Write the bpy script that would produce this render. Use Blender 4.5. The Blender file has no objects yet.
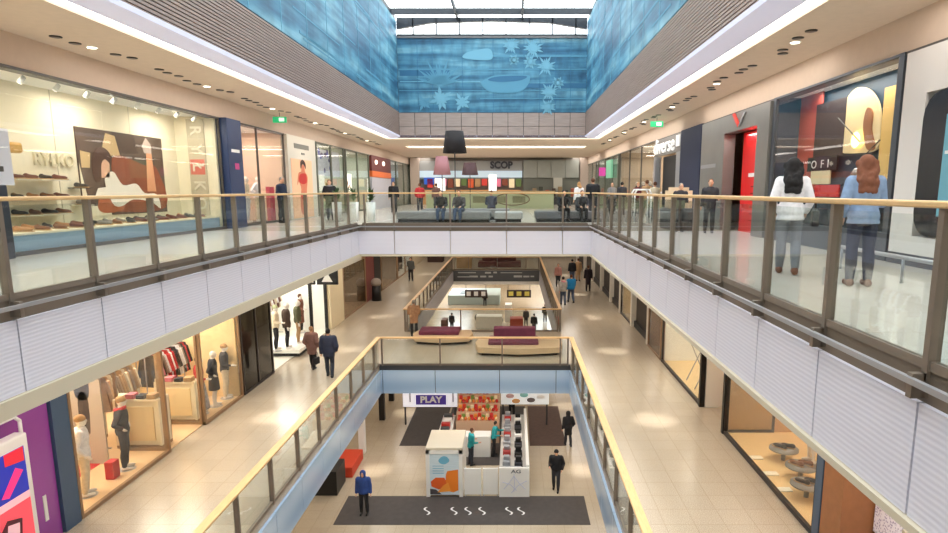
import bpy, math, random
import numpy as np
from mathutils import Vector, Matrix
R=math.radians; PI=math.pi; rnd=random.Random(7)
S=bpy.context.scene; COL=S.collection
# ---------------- camera, sky, exposure ----------------
FPX=620.0; TILT=R(9.5); CX=514.0; CY=190.5+FPX*math.tan(TILT); CZ=11.85
cam=bpy.data.cameras.new('camera'); co=bpy.data.objects.new('camera',cam); COL.objects.link(co)
co.location=(0,0,CZ); co.rotation_euler=(PI/2-TILT,0,0)
cam.sensor_width=36; cam.lens=FPX/948*36; cam.shift_x=-(CX-474)/948; cam.shift_y=(CY-266.5)/948
cam.clip_start=.05; cam.clip_end=400
S.camera=co
S.view_settings.view_transform='Standard'; S.view_settings.look='None'; S.view_settings.gamma=1
S.view_settings.use_curve_mapping=False; S.view_settings.exposure=-0.08
w=bpy.data.worlds.new('world'); S.world=w; w.use_nodes=True
nt=w.node_tree; bg=nt.nodes['Background']
tc=nt.nodes.new('ShaderNodeTexCoord'); ns=nt.nodes.new('ShaderNodeTexNoise'); cr=nt.nodes.new('ShaderNodeValToRGB')
ns.inputs['Scale'].default_value=2.2; ns.inputs['Detail'].default_value=4
cr.color_ramp.elements[0].color=(.86,.93,1,1); cr.color_ramp.elements[1].color=(1,1,1,1)
cr.color_ramp.elements[0].position=.35; cr.color_ramp.elements[1].position=.6
nt.links.new(tc.outputs['Generated'],ns.inputs['Vector']); nt.links.new(ns.outputs['Fac'],cr.inputs['Fac']); nt.links.new(cr.outputs['Color'],bg.inputs['Color'])
bg.inputs['Strength'].default_value=5.5

def area(name,loc,sx,sy,power,col=(1,.86,.68),rot=(0,0,0)):
    l=bpy.data.lights.new(name,'AREA'); l.shape='RECTANGLE'; l.size=sx; l.size_y=sy; l.energy=power; l.color=col
    o=bpy.data.objects.new(name,l); COL.objects.link(o); o.location=loc; o.rotation_euler=rot; return o
WARM=(1,.90,.79); NEUT=(1,.94,.87)
# area fill lights added under the ceilings and soffits, no panels there
for (x,wd) in ((-8.2,1.0),(5.85,1.0)):
    for y in (2,14,26,38,50): area('ceiling_fill_light',(x,y+4,14.77),wd,9,125,NEUT)
for (x,wd) in ((-6.9,1.2),(4.0,1.2)):
    for y in (4,16,28,40,52): area('soffit_fill_light',(x,y+4,9.46),wd,8,135,WARM)
for y in (25.8,37,47): area('soffit_fill_light',(-1.5,y,9.46),4,1.2,90,WARM)
for y in (46,54): area('ceiling_fill_light',(-1.4,y,14.77),7,.9,170,NEUT)
for (x,wd) in ((-6.6,1.4),(3.9,1.4)):
    for y in (6,20,34,48,62): area('soffit_fill_light',(x,y+4,4.16),wd,8,120,NEUT)
for y in (25.6,56,68): area('soffit_fill_light',(-1.5,y,4.16),5,1.2,150,NEUT)

# ---------------- photo ray helpers (for measuring positions) ----------------
_F=(0,math.cos(TILT),-math.sin(TILT)); _U=(0,math.sin(TILT),math.cos(TILT))
def ray(px,py):
    a=(px-CX)/FPX; b=-(py-CY)/FPX; return (a,_F[1]+b*_U[1],_F[2]+b*_U[2])
def onx(px,py,X): r=ray(px,py); t=X/r[0]; return (X,r[1]*t,CZ+r[2]*t)
def ony(px,py,Y): r=ray(px,py); t=Y/r[1]; return (r[0]*t,Y,CZ+r[2]*t)
def onz(px,py,Z): r=ray(px,py); t=(Z-CZ)/r[2]; return (r[0]*t,r[1]*t,Z)

# ---------------- materials ----------------
MC={}
def srgb(c): return tuple(((v/255)/12.92 if v/255<=.04045 else ((v/255+.055)/1.055)**2.4) for v in c)
def M(name,col,rough=.6,metal=0,emit=0,var=0,scale=6,bump=0,spec=.5,stretch=None,coat=0):
    if name in MC: return MC[name]
    m=bpy.data.materials.new(name); m.use_nodes=True; n=m.node_tree.nodes; l=m.node_tree.links; b=n['Principled BSDF']
    c=srgb(col)+(1,)
    b.inputs['Base Color'].default_value=c; b.inputs['Roughness'].default_value=rough; b.inputs['Metallic'].default_value=metal
    b.inputs['Specular IOR Level'].default_value=spec
    if coat: b.inputs['Coat Weight'].default_value=coat
    if emit: b.inputs['Emission Color'].default_value=c; b.inputs['Emission Strength'].default_value=emit
    if var or bump:
        t=n.new('ShaderNodeTexCoord'); mp=n.new('ShaderNodeMapping'); x=n.new('ShaderNodeTexNoise')
        if stretch: mp.inputs['Scale'].default_value=stretch
        x.inputs['Scale'].default_value=scale; x.inputs['Detail'].default_value=5
        l.new(t.outputs['Object'],mp.inputs['Vector']); l.new(mp.outputs['Vector'],x.inputs['Vector'])
        if var:
            r=n.new('ShaderNodeValToRGB'); k1=max(0,1-var); k2=1+var
            r.color_ramp.elements[0].position=.3; r.color_ramp.elements[1].position=.7
            r.color_ramp.elements[0].color=tuple(v*k1 for v in c[:3])+(1,); r.color_ramp.elements[1].color=tuple(min(1,v*k2) for v in c[:3])+(1,)
            l.new(x.outputs['Fac'],r.inputs['Fac']); l.new(r.outputs['Color'],b.inputs['Base Color'])
        if bump:
            bn=n.new('ShaderNodeBump'); bn.inputs['Strength'].default_value=bump; bn.inputs['Distance'].default_value=.02
            l.new(x.outputs['Fac'],bn.inputs['Height']); l.new(bn.outputs['Normal'],b.inputs['Normal'])
    MC[name]=m; return m
def glass(name,tint=(1,1,1),gloss=1.0,rough=.02):
    if name in MC: return MC[name]
    m=bpy.data.materials.new(name); m.use_nodes=True; n=m.node_tree.nodes; l=m.node_tree.links
    n.remove(n['Principled BSDF']); o=n['Material Output']
    t=n.new('ShaderNodeBsdfTransparent'); g=n.new('ShaderNodeBsdfGlossy'); x=n.new('ShaderNodeMixShader'); ge=n.new('ShaderNodeNewGeometry'); d=n.new('ShaderNodeVectorMath'); d.operation='DOT_PRODUCT'
    t.inputs['Color'].default_value=tint+(1,); g.inputs['Roughness'].default_value=rough
    l.new(ge.outputs['Incoming'],d.inputs[0]); l.new(ge.outputs['Normal'],d.inputs[1]); k=d.outputs['Value']
    for op,v in (('ABSOLUTE',None),('SUBTRACT',1.0),('POWER',5.0),('MULTIPLY',.96*gloss),('ADD',.04*gloss)):
        q=n.new('ShaderNodeMath'); q.operation=op
        if op=='SUBTRACT': q.inputs[0].default_value=1.0; l.new(k,q.inputs[1])
        else:
            l.new(k,q.inputs[0])
            if v is not None: q.inputs[1].default_value=v
        k=q.outputs[0]
    l.new(k,x.inputs[0]); l.new(t.outputs[0],x.inputs[1]); l.new(g.outputs[0],x.inputs[2]); l.new(x.outputs[0],o.inputs['Surface'])
    MC[name]=m; return m
def floor_mat(name,c1,c2,tile,rough,speck=60):
    m=bpy.data.materials.new(name); m.use_nodes=True; n=m.node_tree.nodes; l=m.node_tree.links; b=n['Principled BSDF']
    t=n.new('ShaderNodeTexCoord'); x=n.new('ShaderNodeTexNoise'); x.inputs['Scale'].default_value=speck; x.inputs['Detail'].default_value=3
    big=n.new('ShaderNodeTexNoise'); big.inputs['Scale'].default_value=.6
    r=n.new('ShaderNodeValToRGB'); r.color_ramp.elements[0].position=.35; r.color_ramp.elements[1].position=.65
    r.color_ramp.elements[0].color=srgb(c1)+(1,); r.color_ramp.elements[1].color=srgb(c2)+(1,)
    br=n.new('ShaderNodeTexBrick'); br.offset=0; br.inputs['Scale'].default_value=1; br.inputs['Brick Width'].default_value=tile; br.inputs['Row Height'].default_value=tile
    br.inputs['Mortar Size'].default_value=.006; br.inputs['Color1'].default_value=(1,1,1,1); br.inputs['Color2'].default_value=(.95,.95,.95,1); br.inputs['Mortar'].default_value=(.76,.73,.69,1)
    mx=n.new('ShaderNodeMix'); mx.data_type='RGBA'; mx.blend_type='MULTIPLY'; mx.inputs[0].default_value=1
    l.new(t.outputs['Object'],x.inputs['Vector']); l.new(t.outputs['Object'],br.inputs['Vector']); l.new(x.outputs['Fac'],r.inputs['Fac'])
    l.new(r.outputs['Color'],mx.inputs[6]); l.new(br.outputs['Color'],mx.inputs[7]); l.new(mx.outputs[2],b.inputs['Base Color'])
    b.inputs['Roughness'].default_value=rough; b.inputs['Specular IOR Level'].default_value=.5
    return m
def wave_mat(name,c1,c2,scale,rough,bump,direction='Z',dist=1.5,dscale=.6,mixc=True):
    m=bpy.data.materials.new(name); m.use_nodes=True; n=m.node_tree.nodes; l=m.node_tree.links; b=n['Principled BSDF']
    t=n.new('ShaderNodeTexCoord'); wv=n.new('ShaderNodeTexWave'); wv.bands_direction=direction; wv.inputs['Scale'].default_value=scale
    wv.inputs['Distortion'].default_value=dist; wv.inputs['Detail Scale'].default_value=dscale; wv.inputs['Detail'].default_value=2
    r=n.new('ShaderNodeValToRGB'); r.color_ramp.elements[0].color=srgb(c1)+(1,); r.color_ramp.elements[1].color=srgb(c2)+(1,)
    l.new(t.outputs['Object'],wv.inputs['Vector']); l.new(wv.outputs['Fac'],r.inputs['Fac']); l.new(r.outputs['Color'],b.inputs['Base Color'])
    bn=n.new('ShaderNodeBump'); bn.inputs['Strength'].default_value=bump; bn.inputs['Distance'].default_value=.02
    l.new(wv.outputs['Fac'],bn.inputs['Height']); l.new(bn.outputs['Normal'],b.inputs['Normal']); b.inputs['Roughness'].default_value=rough
    MC[name]=m; return m
GLS=glass('clear_glass',(.96,.98,.97)); SHG=glass('shop_glass',(.97,.98,.97),.8)
BAL=glass('balustrade_glass',(.93,.96,.95),1.0)
CREAM=M('cream_plaster',(232,218,196),.8,var=.03)
CEIL=M('ceiling_beige',(216,197,178),.85,var=.03)
WHITE=M('white_paint',(238,238,236),.5); BLACK=M('black_matte',(22,22,24),.5); DGREY=M('dark_grey',(62,62,64),.5)
STEEL=M('brown_grey_steel',(128,116,104),.42,.35,var=.06,scale=3); LSTEEL=M('light_steel',(170,172,178),.35,.5)
WOODR=M('oak_handrail',(222,182,128),.4,var=.12,scale=9,stretch=(6,.6,6)); NAVY=M('navy_panel',(38,58,98),.4)
BRONZE=M('bronze_recess',(112,98,84),.6)
def wood(name,c): return M(name,c,.45,var=.15,scale=7,stretch=(1,.2,5))
# ---------------- mesh helpers ----------------
class MB:
    def __init__(s): s.v=[]; s.f=[]; s.m=[]
    def add(s,v,f,mi=0):
        o=len(s.v); s.v+= [tuple(p) for p in v]; s.f+=[tuple(i+o for i in q) for q in f]; s.m+=[mi]*len(f); return s
    def box(s,x0,x1,y0,y1,z0,z1,mi=0):
        if x0>x1:x0,x1=x1,x0
        if y0>y1:y0,y1=y1,y0
        if z0>z1:z0,z1=z1,z0
        v=[(x,y,z) for x in(x0,x1) for y in(y0,y1) for z in(z0,z1)]
        return s.add(v,[(0,1,3,2),(4,6,7,5),(0,4,5,1),(2,3,7,6),(0,2,6,4),(1,5,7,3)],mi)
    def prism(s,pts,h,axis='z',mi=0):
        # pts polygon (3d), extruded by vector h
        n=len(pts); h=Vector(h); a=[Vector(p) for p in pts]; b=[p+h for p in a]
        f=[tuple(range(n))[::-1],tuple(range(n,2*n))]+[(i,(i+1)%n,(i+1)%n+n,i+n) for i in range(n)]
        return s.add(a+b,f,mi)
    def tube(s,a,b,r1,r2=None,n=10,mi=0,cap=True):
        if r2 is None:r2=r1
        a=Vector(a);b=Vector(b);d=(b-a).normalized(); u=d.orthogonal().normalized(); w_=d.cross(u)
        v=[a+(u*math.cos(2*PI*i/n)+w_*math.sin(2*PI*i/n))*r1 for i in range(n)]+[b+(u*math.cos(2*PI*i/n)+w_*math.sin(2*PI*i/n))*r2 for i in range(n)]
        f=[(i,(i+1)%n,(i+1)%n+n,i+n) for i in range(n)]
        if cap: f+=[tuple(range(n))[::-1],tuple(range(n,2*n))]
        return s.add(v,f,mi)
    def path(s,pts,r,n=8,mi=0):
        for a,b in zip(pts,pts[1:]): s.tube(a,b,r,r,n,mi)
        for p in pts[1:-1]: s.ball(p,(r,r,r),6,n,mi)
        return s
    def ball(s,c,r,nr=8,n=12,mi=0):
        v=[(c[0],c[1],c[2]-r[2])];
        for i in range(1,nr):
            t=-PI/2+PI*i/nr
            for j in range(n):
                p=2*PI*j/n; v.append((c[0]+r[0]*math.cos(t)*math.cos(p),c[1]+r[1]*math.cos(t)*math.sin(p),c[2]+r[2]*math.sin(t)))
        v.append((c[0],c[1],c[2]+r[2])); f=[(0,1+(j+1)%n,1+j) for j in range(n)]
        for i in range(nr-2):
            for j in range(n): f.append((1+i*n+j,1+i*n+(j+1)%n,1+(i+1)*n+(j+1)%n,1+(i+1)*n+j))
        T=len(v)-1; o=1+(nr-2)*n; f+=[(o+j,o+(j+1)%n,T) for j in range(n)]
        return s.add(v,f,mi)
    def lathe(s,c,prof,n=20,mi=0):
        # prof: list of (r,z)
        v=[];f=[]
        for (r,z) in prof:
            for j in range(n): v.append((c[0]+r*math.cos(2*PI*j/n),c[1]+r*math.sin(2*PI*j/n),c[2]+z))
        for i in range(len(prof)-1):
            for j in range(n): f.append((i*n+j,i*n+(j+1)%n,(i+1)*n+(j+1)%n,(i+1)*n+j))
        f.append(tuple(range(n))[::-1]); f.append(tuple(range((len(prof)-1)*n,len(prof)*n)))
        return s.add(v,f,mi)
    def loft(s,rings,n=16,mi=0):
        # rings: (center,rx,ry)
        v=[];f=[]
        for (c,rx,ry) in rings:
            for j in range(n): v.append((c[0]+rx*math.cos(2*PI*j/n),c[1]+ry*math.sin(2*PI*j/n),c[2]))
        k=len(rings)
        for i in range(k-1):
            for j in range(n): f.append((i*n+j,i*n+(j+1)%n,(i+1)*n+(j+1)%n,(i+1)*n+j))
        f.append(tuple(range(n))[::-1]); f.append(tuple(range((k-1)*n,k*n)))
        return s.add(v,f,mi)
    def cap(s,a,b,r1,r2,n=10,mi=0):
        a=Vector(a);b=Vector(b); L=(b-a).length
        if L<1e-4: return s.ball(a,(r1,)*3,6,n,mi)
        d=(b-a)/L; u=d.orthogonal().normalized(); w_=d.cross(u); st=[]
        for t in (-80,-50,-20): st.append((a+d*r1*math.sin(R(t)),r1*math.cos(R(t))))
        st.append((a,r1)); st.append((b,r2))
        for t in (20,50,80): st.append((b+d*r2*math.sin(R(t)),r2*math.cos(R(t))))
        v=[];f=[]
        for c,r in st:
            for j in range(n): v.append(c+(u*math.cos(2*PI*j/n)+w_*math.sin(2*PI*j/n))*r)
        k=len(st)
        for i in range(k-1):
            for j in range(n): f.append((i*n+j,i*n+(j+1)%n,(i+1)*n+(j+1)%n,(i+1)*n+j))
        f.append(tuple(range(n))[::-1]); f.append(tuple(range((k-1)*n,k*n)))
        return s.add(v,f,mi)
    def build(s,name,mats,parent=None,smooth=False,local=True,bevel=0):
        me=bpy.data.meshes.new(name)
        off=Vector((0,0,0))
        if parent is not None and not local: off=parent.location.copy()
        me.from_pydata([tuple(Vector(p)-off) for p in s.v],[],s.f)
        if not isinstance(mats,(list,tuple)): mats=[mats]
        for m in mats: me.materials.append(m)
        if len(mats)>1:
            for p,mi in zip(me.polygons,s.m): p.material_index=mi
        if smooth:
            me.polygons.foreach_set('use_smooth',[True]*len(me.polygons))
        me.update()
        o=bpy.data.objects.new(name,me); COL.objects.link(o)
        if parent is not None: o.parent=parent
        if bevel:
            b=o.modifiers.new('bevel','BEVEL'); b.width=bevel; b.segments=2; b.limit_method='ANGLE'
        return o
def thing(name,label,cat,loc=(0,0,0),rz=0,group=None):
    o=bpy.data.objects.new(name,None); COL.objects.link(o); o.location=loc; o.rotation_euler=(0,0,rz); o.empty_display_size=.2
    return tag(o,label,cat,group)
def tag(o,label,cat,group=None):
    o['label']=label; o['category']=cat
    if group:o['group']=group
    return o
def struct(name,mb,mat,parent=None):
    o=mb.build(name,mat,parent,local=False)
    if parent is None:o['kind']='structure'
    return o
def sthing(name,loc=(0,0,0)):
    o=bpy.data.objects.new(name,None); COL.objects.link(o); o.location=loc; o['kind']='structure'; return o
def single(name,mb,mat,label,cat,loc=None,group=None,smooth=False,bevel=0,rz=0):
    o=mb.build(name,mat,None,smooth,bevel=bevel)
    if loc is not None: o.location=loc; o.rotation_euler=(0,0,rz)
    else:
        vs=np.array([v.co[:] for v in o.data.vertices]); c=(vs.min(0)+vs.max(0))/2; c[2]=vs[:,2].min()
        for v in o.data.vertices: v.co=Vector(v.co)-Vector(c)
        o.location=c
    return tag(o,label,cat,group)
def dup(root,loc,rz=None,label=None,group=None,mats=None):
    r=root.copy(); COL.objects.link(r); r.location=loc
    if rz is not None: r.rotation_euler=(0,0,rz)
    if label: r['label']=label
    if group: r['group']=group
    for ch in list(root.children):
        c=ch.copy(); COL.objects.link(c); c.parent=r
        for g in list(ch.children):
            d=g.copy(); COL.objects.link(d); d.parent=c
    return r
def recolour(o,mat):
    o.data=o.data.copy(); o.data.materials.clear(); o.data.materials.append(mat)
def text(name,body,size,loc,rot,mat,parent=None,ext=.01,align='CENTER',bold=0,sx=1):
    cu=bpy.data.curves.new(name,'FONT'); cu.body=body; cu.size=size; cu.extrude=ext; cu.offset=bold; cu.align_x=align; cu.align_y='CENTER'; cu.resolution_u=3
    t=bpy.data.objects.new(name,cu); COL.objects.link(t); bpy.context.view_layer.update()
    me=bpy.data.meshes.new_from_object(t.evaluated_get(bpy.context.evaluated_depsgraph_get())); bpy.data.objects.remove(t)
    me.materials.clear(); me.materials.append(mat)
    o=bpy.data.objects.new(name,me); COL.objects.link(o)
    p=Vector(loc)
    if parent is not None: o.parent=parent; p=p-parent.location
    o.location=p; o.rotation_euler=rot; o.scale=(sx,1,1); return o
FACE_L=(PI/2,0,PI/2)     # text on the left side walls, read from the atrium (faces +x)
FACE_R=(PI/2,0,-PI/2)    # text on the right side walls (faces -x)
FACE_N=(PI/2,0,0)        # faces the camera end (-y)

def ordn(k):
    A=['first','second','third','fourth','fifth','sixth','seventh','eighth','ninth','tenth','eleventh','twelfth','thirteenth','fourteenth','fifteenth','sixteenth','seventeenth','eighteenth','nineteenth']
    return A[k] if k<19 else {19:'twentieth',29:'thirtieth'}.get(k,('twenty-' if k<29 else 'thirty-')+A[k-20 if k<29 else k-30])
# ================= THE SETTING =================
ZU,ZM=10.6,5.3; UL,UR=-5.85,2.94; ML,MR=-5.12,2.16; YF=23.2
F_UP=floor_mat('floor_pale',(196,190,180),(214,208,198),.9,.16); F_MID=floor_mat('floor_beige',(158,146,130),(204,191,171),.6,.22)
F_GR=floor_mat('floor_ground',(170,156,136),(208,193,170),.6,.22)
b=MB(); b.box(-13,11,-8,80,-.2,0); struct('floor',b,F_GR)
b=MB(); b.box(-13,ML,-8,64,5.05,ZM); b.box(MR,11,-8,64,5.05,ZM); b.box(ML,MR,YF-.2,28.5,5.05,ZM); b.box(ML,MR,51.5,64,5.05,ZM); struct('floor.001',b,F_MID)
b=MB(); b.box(-13,UL,-8,64,10.36,ZU); b.box(UR,11,-8,64,10.36,ZU); b.box(UL,UR,YF,64,10.36,ZU); b.box(UL,UR,-8,.1,10.36,ZU); struct('floor.002',b,F_UP)
# soffits
b=MB(); b.box(-13,UL-.05,-8,64,9.5,10.36); b.box(UR+.05,11,-8,64,9.5,10.36); b.box(UL-.05,UR+.05,YF+.05,64,9.5,10.36); struct('ceiling',b,CREAM)
b=MB(); b.box(-13,ML-.05,-8,64,4.2,5.05); b.box(MR+.05,11,-8,64,4.2,5.05); b.box(ML-.05,MR+.05,YF-.15,28.45,4.2,5.05); b.box(ML-.05,MR+.05,51.55,80,4.2,5.05); struct('ceiling.001',b,CREAM)
# top ceiling with the long skylight opening
SLX,SRX=-6.46,4.03; ZC=14.8; EY=36.0
b=MB(); b.box(-13,-7.4,-8,64,ZC,ZC+.5); b.box(4.95,11,-8,64,ZC,ZC+.5); b.box(-7.4,4.95,37.1,43.0,ZC,ZC+.5); b.box(-7.4,4.95,44.8,64,ZC,ZC+.5); struct('ceiling.002',b,CEIL); b=MB(); b.box(SLX,SRX,-8.3,-7.8,ZC,ZC+6); struct('wall_back',b,CREAM)
SHELF=M('cove_shelf',(200,200,220),.6,emit=.42)  # shelf is no lamp: glow from the cove strips put into its emission
b=MB(); b.box(-7.1,SLX+.02,-8,EY+.8,ZC+.02,ZC+.12); b.box(SRX-.02,4.65,-8,EY+.8,ZC+.02,ZC+.12); b.box(SLX,SRX,EY,EY+.8,ZC+.02,ZC+.12); single('cove_shelf_glow',b,SHELF,'lavender shelf with painted-in glow around the skylight opening at foot of the slatted timber','ceiling light')
# cove light strips (lamps in the ceiling edge)
COVE=M('cove_light',(255,250,240),.5,emit=4.5)
for nm,(x0,x1,y0,y1) in (('left',(-7.4,-7.1,-8,37.1)),('right',(4.65,4.95,-8,37.1)),('end',(-7.1,4.65,36.8,37.1)),('far',(-7.4,4.95,43.4,44.8))):
    b=MB(); b.box(x0,x1,y0,y1,ZC+.1,ZC+.16)
    single('cove_light',b,COVE,{'left':'long white cove light strip along left ceiling edge above the shoe shop walkway','right':'long white cove light strip along right ceiling edge above the red doorway walkway','end':'thin white cove light strip at the foot of the blue mural end wall','far':'wide white light strip crossing the far ceiling behind the mural wall'}[nm],'ceiling light',group=None)
b=MB(); b.box(-7.4,4.95,43.0,43.4,ZC+.1,ZC+.3); struct('trim_2',b,CEIL)
# slatted timber side bands
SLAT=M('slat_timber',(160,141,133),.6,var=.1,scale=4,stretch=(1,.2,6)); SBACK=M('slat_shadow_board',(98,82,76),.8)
b=MB(); b.box(SLX-.12,SLX-.06,-8,EY,ZC+.13,16.2)
struct('wall_left_band',b,SBACK).name='wall_left'
b=MB(); b.box(SRX+.06,SRX+.12,-8,EY,ZC+.13,16.2); struct('wall_right',b,SBACK)
for side,x,d in (('left',SLX,-1),('right',SRX,1)):
    b=MB()
    for i in range(17): z=ZC+.10+i*.077; b.box(x,x+d*.06,-8,EY,z,z+.052)
    struct('trim_3' if d<0 else 'trim_4',b,SLAT)
# end wall: timber panels, mural, clerestory
PANEL=M('grey_timber',(164,148,142),.6,var=.12,scale=3,stretch=(.5,1,5))
t=sthing('wall_end',(0,EY,ZC))
b=MB()
xs=[SLX+i*(SRX-SLX)/12 for i in range(13)]
for a,c in zip(xs,xs[1:]): b.box(a+.015,c-.015,EY,EY+.1,ZC,15.4); b.box(a+.015,c-.015,EY,EY+.1,15.42,16.15)
b.build('timber_panel',PANEL,t,local=False)
b=MB(); b.box(SLX-.1,SRX+.1,EY+.1,EY+.3,ZC,20.2); b.build('backing_wall',DGREY,t,local=False)
# blue mural material: streaky printed cloth
def mural_mat():
    m=bpy.data.materials.new('mural_blue'); m.use_nodes=True; n=m.node_tree.nodes; l=m.node_tree.links; bs=n['Principled BSDF']
    t=n.new('ShaderNodeTexCoord'); 
    def noise(scale,sx,sy,sz,det=4):
        mp=n.new('ShaderNodeMapping'); mp.inputs['Scale'].default_value=(sx,sy,sz); x=n.new('ShaderNodeTexNoise'); x.inputs['Scale'].default_value=scale; x.inputs['Detail'].default_value=det
        l.new(t.outputs['Object'],mp.inputs['Vector']); l.new(mp.outputs['Vector'],x.inputs['Vector']); return x
    a=noise(1.4,.12,.12,1.6); r=n.new('ShaderNodeValToRGB'); e=r.color_ramp.elements
    e[0].position=.32; e[0].color=srgb((36,86,122))+(1,); e[1].position=.72; e[1].color=srgb((136,186,204))+(1,)
    k=e.new(.45); k.color=srgb((56,116,150))+(1,); k=e.new(.56); k.color=srgb((86,146,176))+(1,)
    l.new(a.outputs['Fac'],r.inputs['Fac'])
    c=noise(1.6,1.3,.6,.7,9); r2=n.new('ShaderNodeValToRGB'); r2.color_ramp.elements[0].position=.36; r2.color_ramp.elements[0].color=(.72,.72,.72,1); r2.color_ramp.elements[1].position=.6; r2.color_ramp.elements[1].color=(1.15,1.12,1.08,1)
    l.new(c.outputs['Fac'],r2.inputs['Fac'])
    mx=n.new('ShaderNodeMix'); mx.data_type='RGBA'; mx.blend_type='MULTIPLY'; mx.inputs[0].default_value=1
    l.new(r.outputs['Color'],mx.inputs[6]); l.new(r2.outputs['Color'],mx.inputs[7]); l.new(mx.outputs[2],bs.inputs['Base Color']); bs.inputs['Roughness'].default_value=.5
    return m
MUR=mural_mat()
t2=thing('mural','large blue printed mural with pale flowers and a boat on end wall','mural',(0,EY-.02,16.17))
b=MB(); b.box(SLX+.01,SRX-.01,EY-.02,EY+.08,16.17,20.12); b.build('printed_cloth',MUR,t2,local=False)
PALE=M('mural_pale_ink',(112,172,198),.6); PALE2=M('mural_mid_ink',(86,148,178),.6); DEEP=M('mural_deep_ink',(50,108,146),.6)
def mz(px,py): p=ony(px,py,EY-.03); return p[0],p[2]
def smoothp(P,k=5):
    n=len(P); o=[]
    for i in range(n):
        a,b_,c,d=(Vector(P[(i+j)%n]) for j in(-1,0,1,2))
        for q in range(k):
            t_=q/k; o.append(tuple(.5*((2*b_)+(c-a)*t_+(2*a-5*b_+4*c-d)*t_*t_+(3*b_-a-3*c+d)*t_**3)))
    return o
def flat(pts,name,mat,y):
    pts=smoothp(pts)
    b=MB(); b.prism([(x,y,z) for x,z in pts],(0,.008,0)); b.build(name,mat,t2,local=False)
def petals(px,py,r,n,w_,mat,y,a0=0,a1=2*PI,name='flower_shape'):
    cx,cz=mz(px,py); b=MB()
    for i in range(n):
        a=a0+(a1-a0)*i/n; u=(math.cos(a),math.sin(a)); v=(-u[1],u[0]); q=r*(.75+.25*math.sin(i*2.4))
        P=[(cx+u[0]*q*s+v[0]*w_*k, y, cz+u[1]*q*s+v[1]*w_*k) for s,k in ((.15,.25),(.6,1),(1,0),(.6,-1),(.15,-.25))]
        b.prism(P,(0,.006,0))
    if a1-a0>6: b.ball((cx,y,cz),(r*.3,.008,r*.3),6,12)
    b.build(name,mat,t2,local=False)
def strip(px0,px1,py,h,mat,y,dy=0):
    x0,z=mz(px0,py); x1,z1=mz(px1,py+dy); b=MB(); b.prism([(x0,y,z),(x1,y,z1),(x1,y,z1+h),(x0,y,z+h)],(0,.004,0)); b.build('streak',mat,t2,local=False)
for a in ((399,588,70,.07,PALE2),(399,588,91,.04,PALE2),(400,480,82,.05,PALE),(480,588,99,.05,PALE2),(470,588,57,.12,PALE2),(520,588,88,.25,DEEP),(400,450,76,.3,DEEP)): strip(*a,y=EY-.036)
petals(440,86,1.6,17,.07,PALE2,EY-.045,.1*PI,.95*PI,'palm_fan')
petals(441,99,.75,11,.1,PALE,EY-.05); petals(462,102,.6,9,.09,PALE,EY-.05); petals(424,103,.5,9,.08,PALE2,EY-.05)
for p in ((511,45,.5),(533,48,.6),(546,66,.55),(549,92,.5),(548,107,.45),(558,83,.35),(530,62,.4),(514,60,.3)): petals(p[0],p[1],p[2]*1.15,17,.06,PALE,EY-.05)
flat([mz(*q) for q in ((463,58),(466,53),(476,50),(490,49),(492,59),(478,60))],'cloud_shape',PALE,EY-.045)
flat([mz(*q) for q in ((481,83),(490,77),(500,75),(527,75),(530,79),(527,86),(519,92),(500,93),(488,91))],'boat_hull',PALE2,EY-.048)
flat([mz(*q) for q in ((488,80),(498,76.5),(526,76),(520,80.5),(500,82))],'boat_inside',DEEP,EY-.054)
if 0: flat([mz(*q) for q in ((470,112),(478,94),(500,97),(520,97),(530,94),(526,112))],'bay_shape',PALE2,EY-.044)
if 0: flat([mz(*q) for q in ((474,112),(484,100),(492,106),(500,99),(524,100),(518,112))],'rock_shape',DEEP,EY-.05)
b=MB()
for px in (417,432,462,493,524,540,556,571): x,_=mz(px,50); b.box(x-.012,x+.012,EY-.036,EY-.02,16.17,20.12)
b.build('cloth_seam',M('mural_seam',(48,110,150),.6),t2,local=False)
# left and right blue side walls (same printed cloth)
for nm,x0,x1,lab in (('l',SLX-.1,SLX,'long blue streaky mural cloth above the left slatted timber band'),('r',SRX,SRX+.1,'long blue streaky mural cloth above the right slatted timber band')):
    b=MB(); b.box(x0,x1,-8,EY,16.22,21.0)
    t=thing('mural',lab,'mural',((x0+x1)/2,13,16.1)); b=MB(); b.box(x0,x1,-7.7,EY-.05,16.22,21.0); b.build('printed_cloth',MUR,t,local=False)
    b=MB(); xx=SLX+.006 if nm=='l' else SRX-.006
    for i in range(14):
        y=5+i*2.2; b.box(xx-.004,xx+.004,y,y+.03,16.22,21.0)
    rr=random.Random(3 if nm=='l' else 5)
    b.build('cloth_seam',M('mural_pale_ink',(128,188,210)),t,local=False)
    b=MB()
    for i in range(26):
        y=rr.uniform(14,34); z=rr.uniform(16.3,19.8); L_=rr.uniform(1,5); b.box(xx-.003,xx+.003,y,min(EY-.06,y+L_),z,z+rr.uniform(.02,.09))
    b.build('streak',PALE2,t,local=False)
t=sthing('window_1',(0,EY,20))
b=MB(); b.box(SLX,SRX,EY,EY+.3,20.2,20.34); 
for i in range(8): x=SLX+.9+i*1.28; b.box(x-.03,x+.03,EY,EY+.25,20.32,21.2)
b.prism([(SLX,EY,21.2),(SLX,EY,20.6),(-4.6,EY,20.92),(-1.3,EY,21.02),(2,EY,20.92),(SRX,EY,20.6),(SRX,EY,21.2)],(0,.25,0))
b.build('window_frame',M('frame_dark',(52,58,66),.5),t,local=False)
b=MB(); b.box(SLX,SRX,EY+.12,EY+.14,20.32,21.1); b.build('pane',GLS,t,local=False)
b=MB(); b.box(SLX,SRX,EY-.1,EY+.3,20.12,20.22); struct('trim_5',b,M('grey_beam',(120,118,120),.5))
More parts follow.
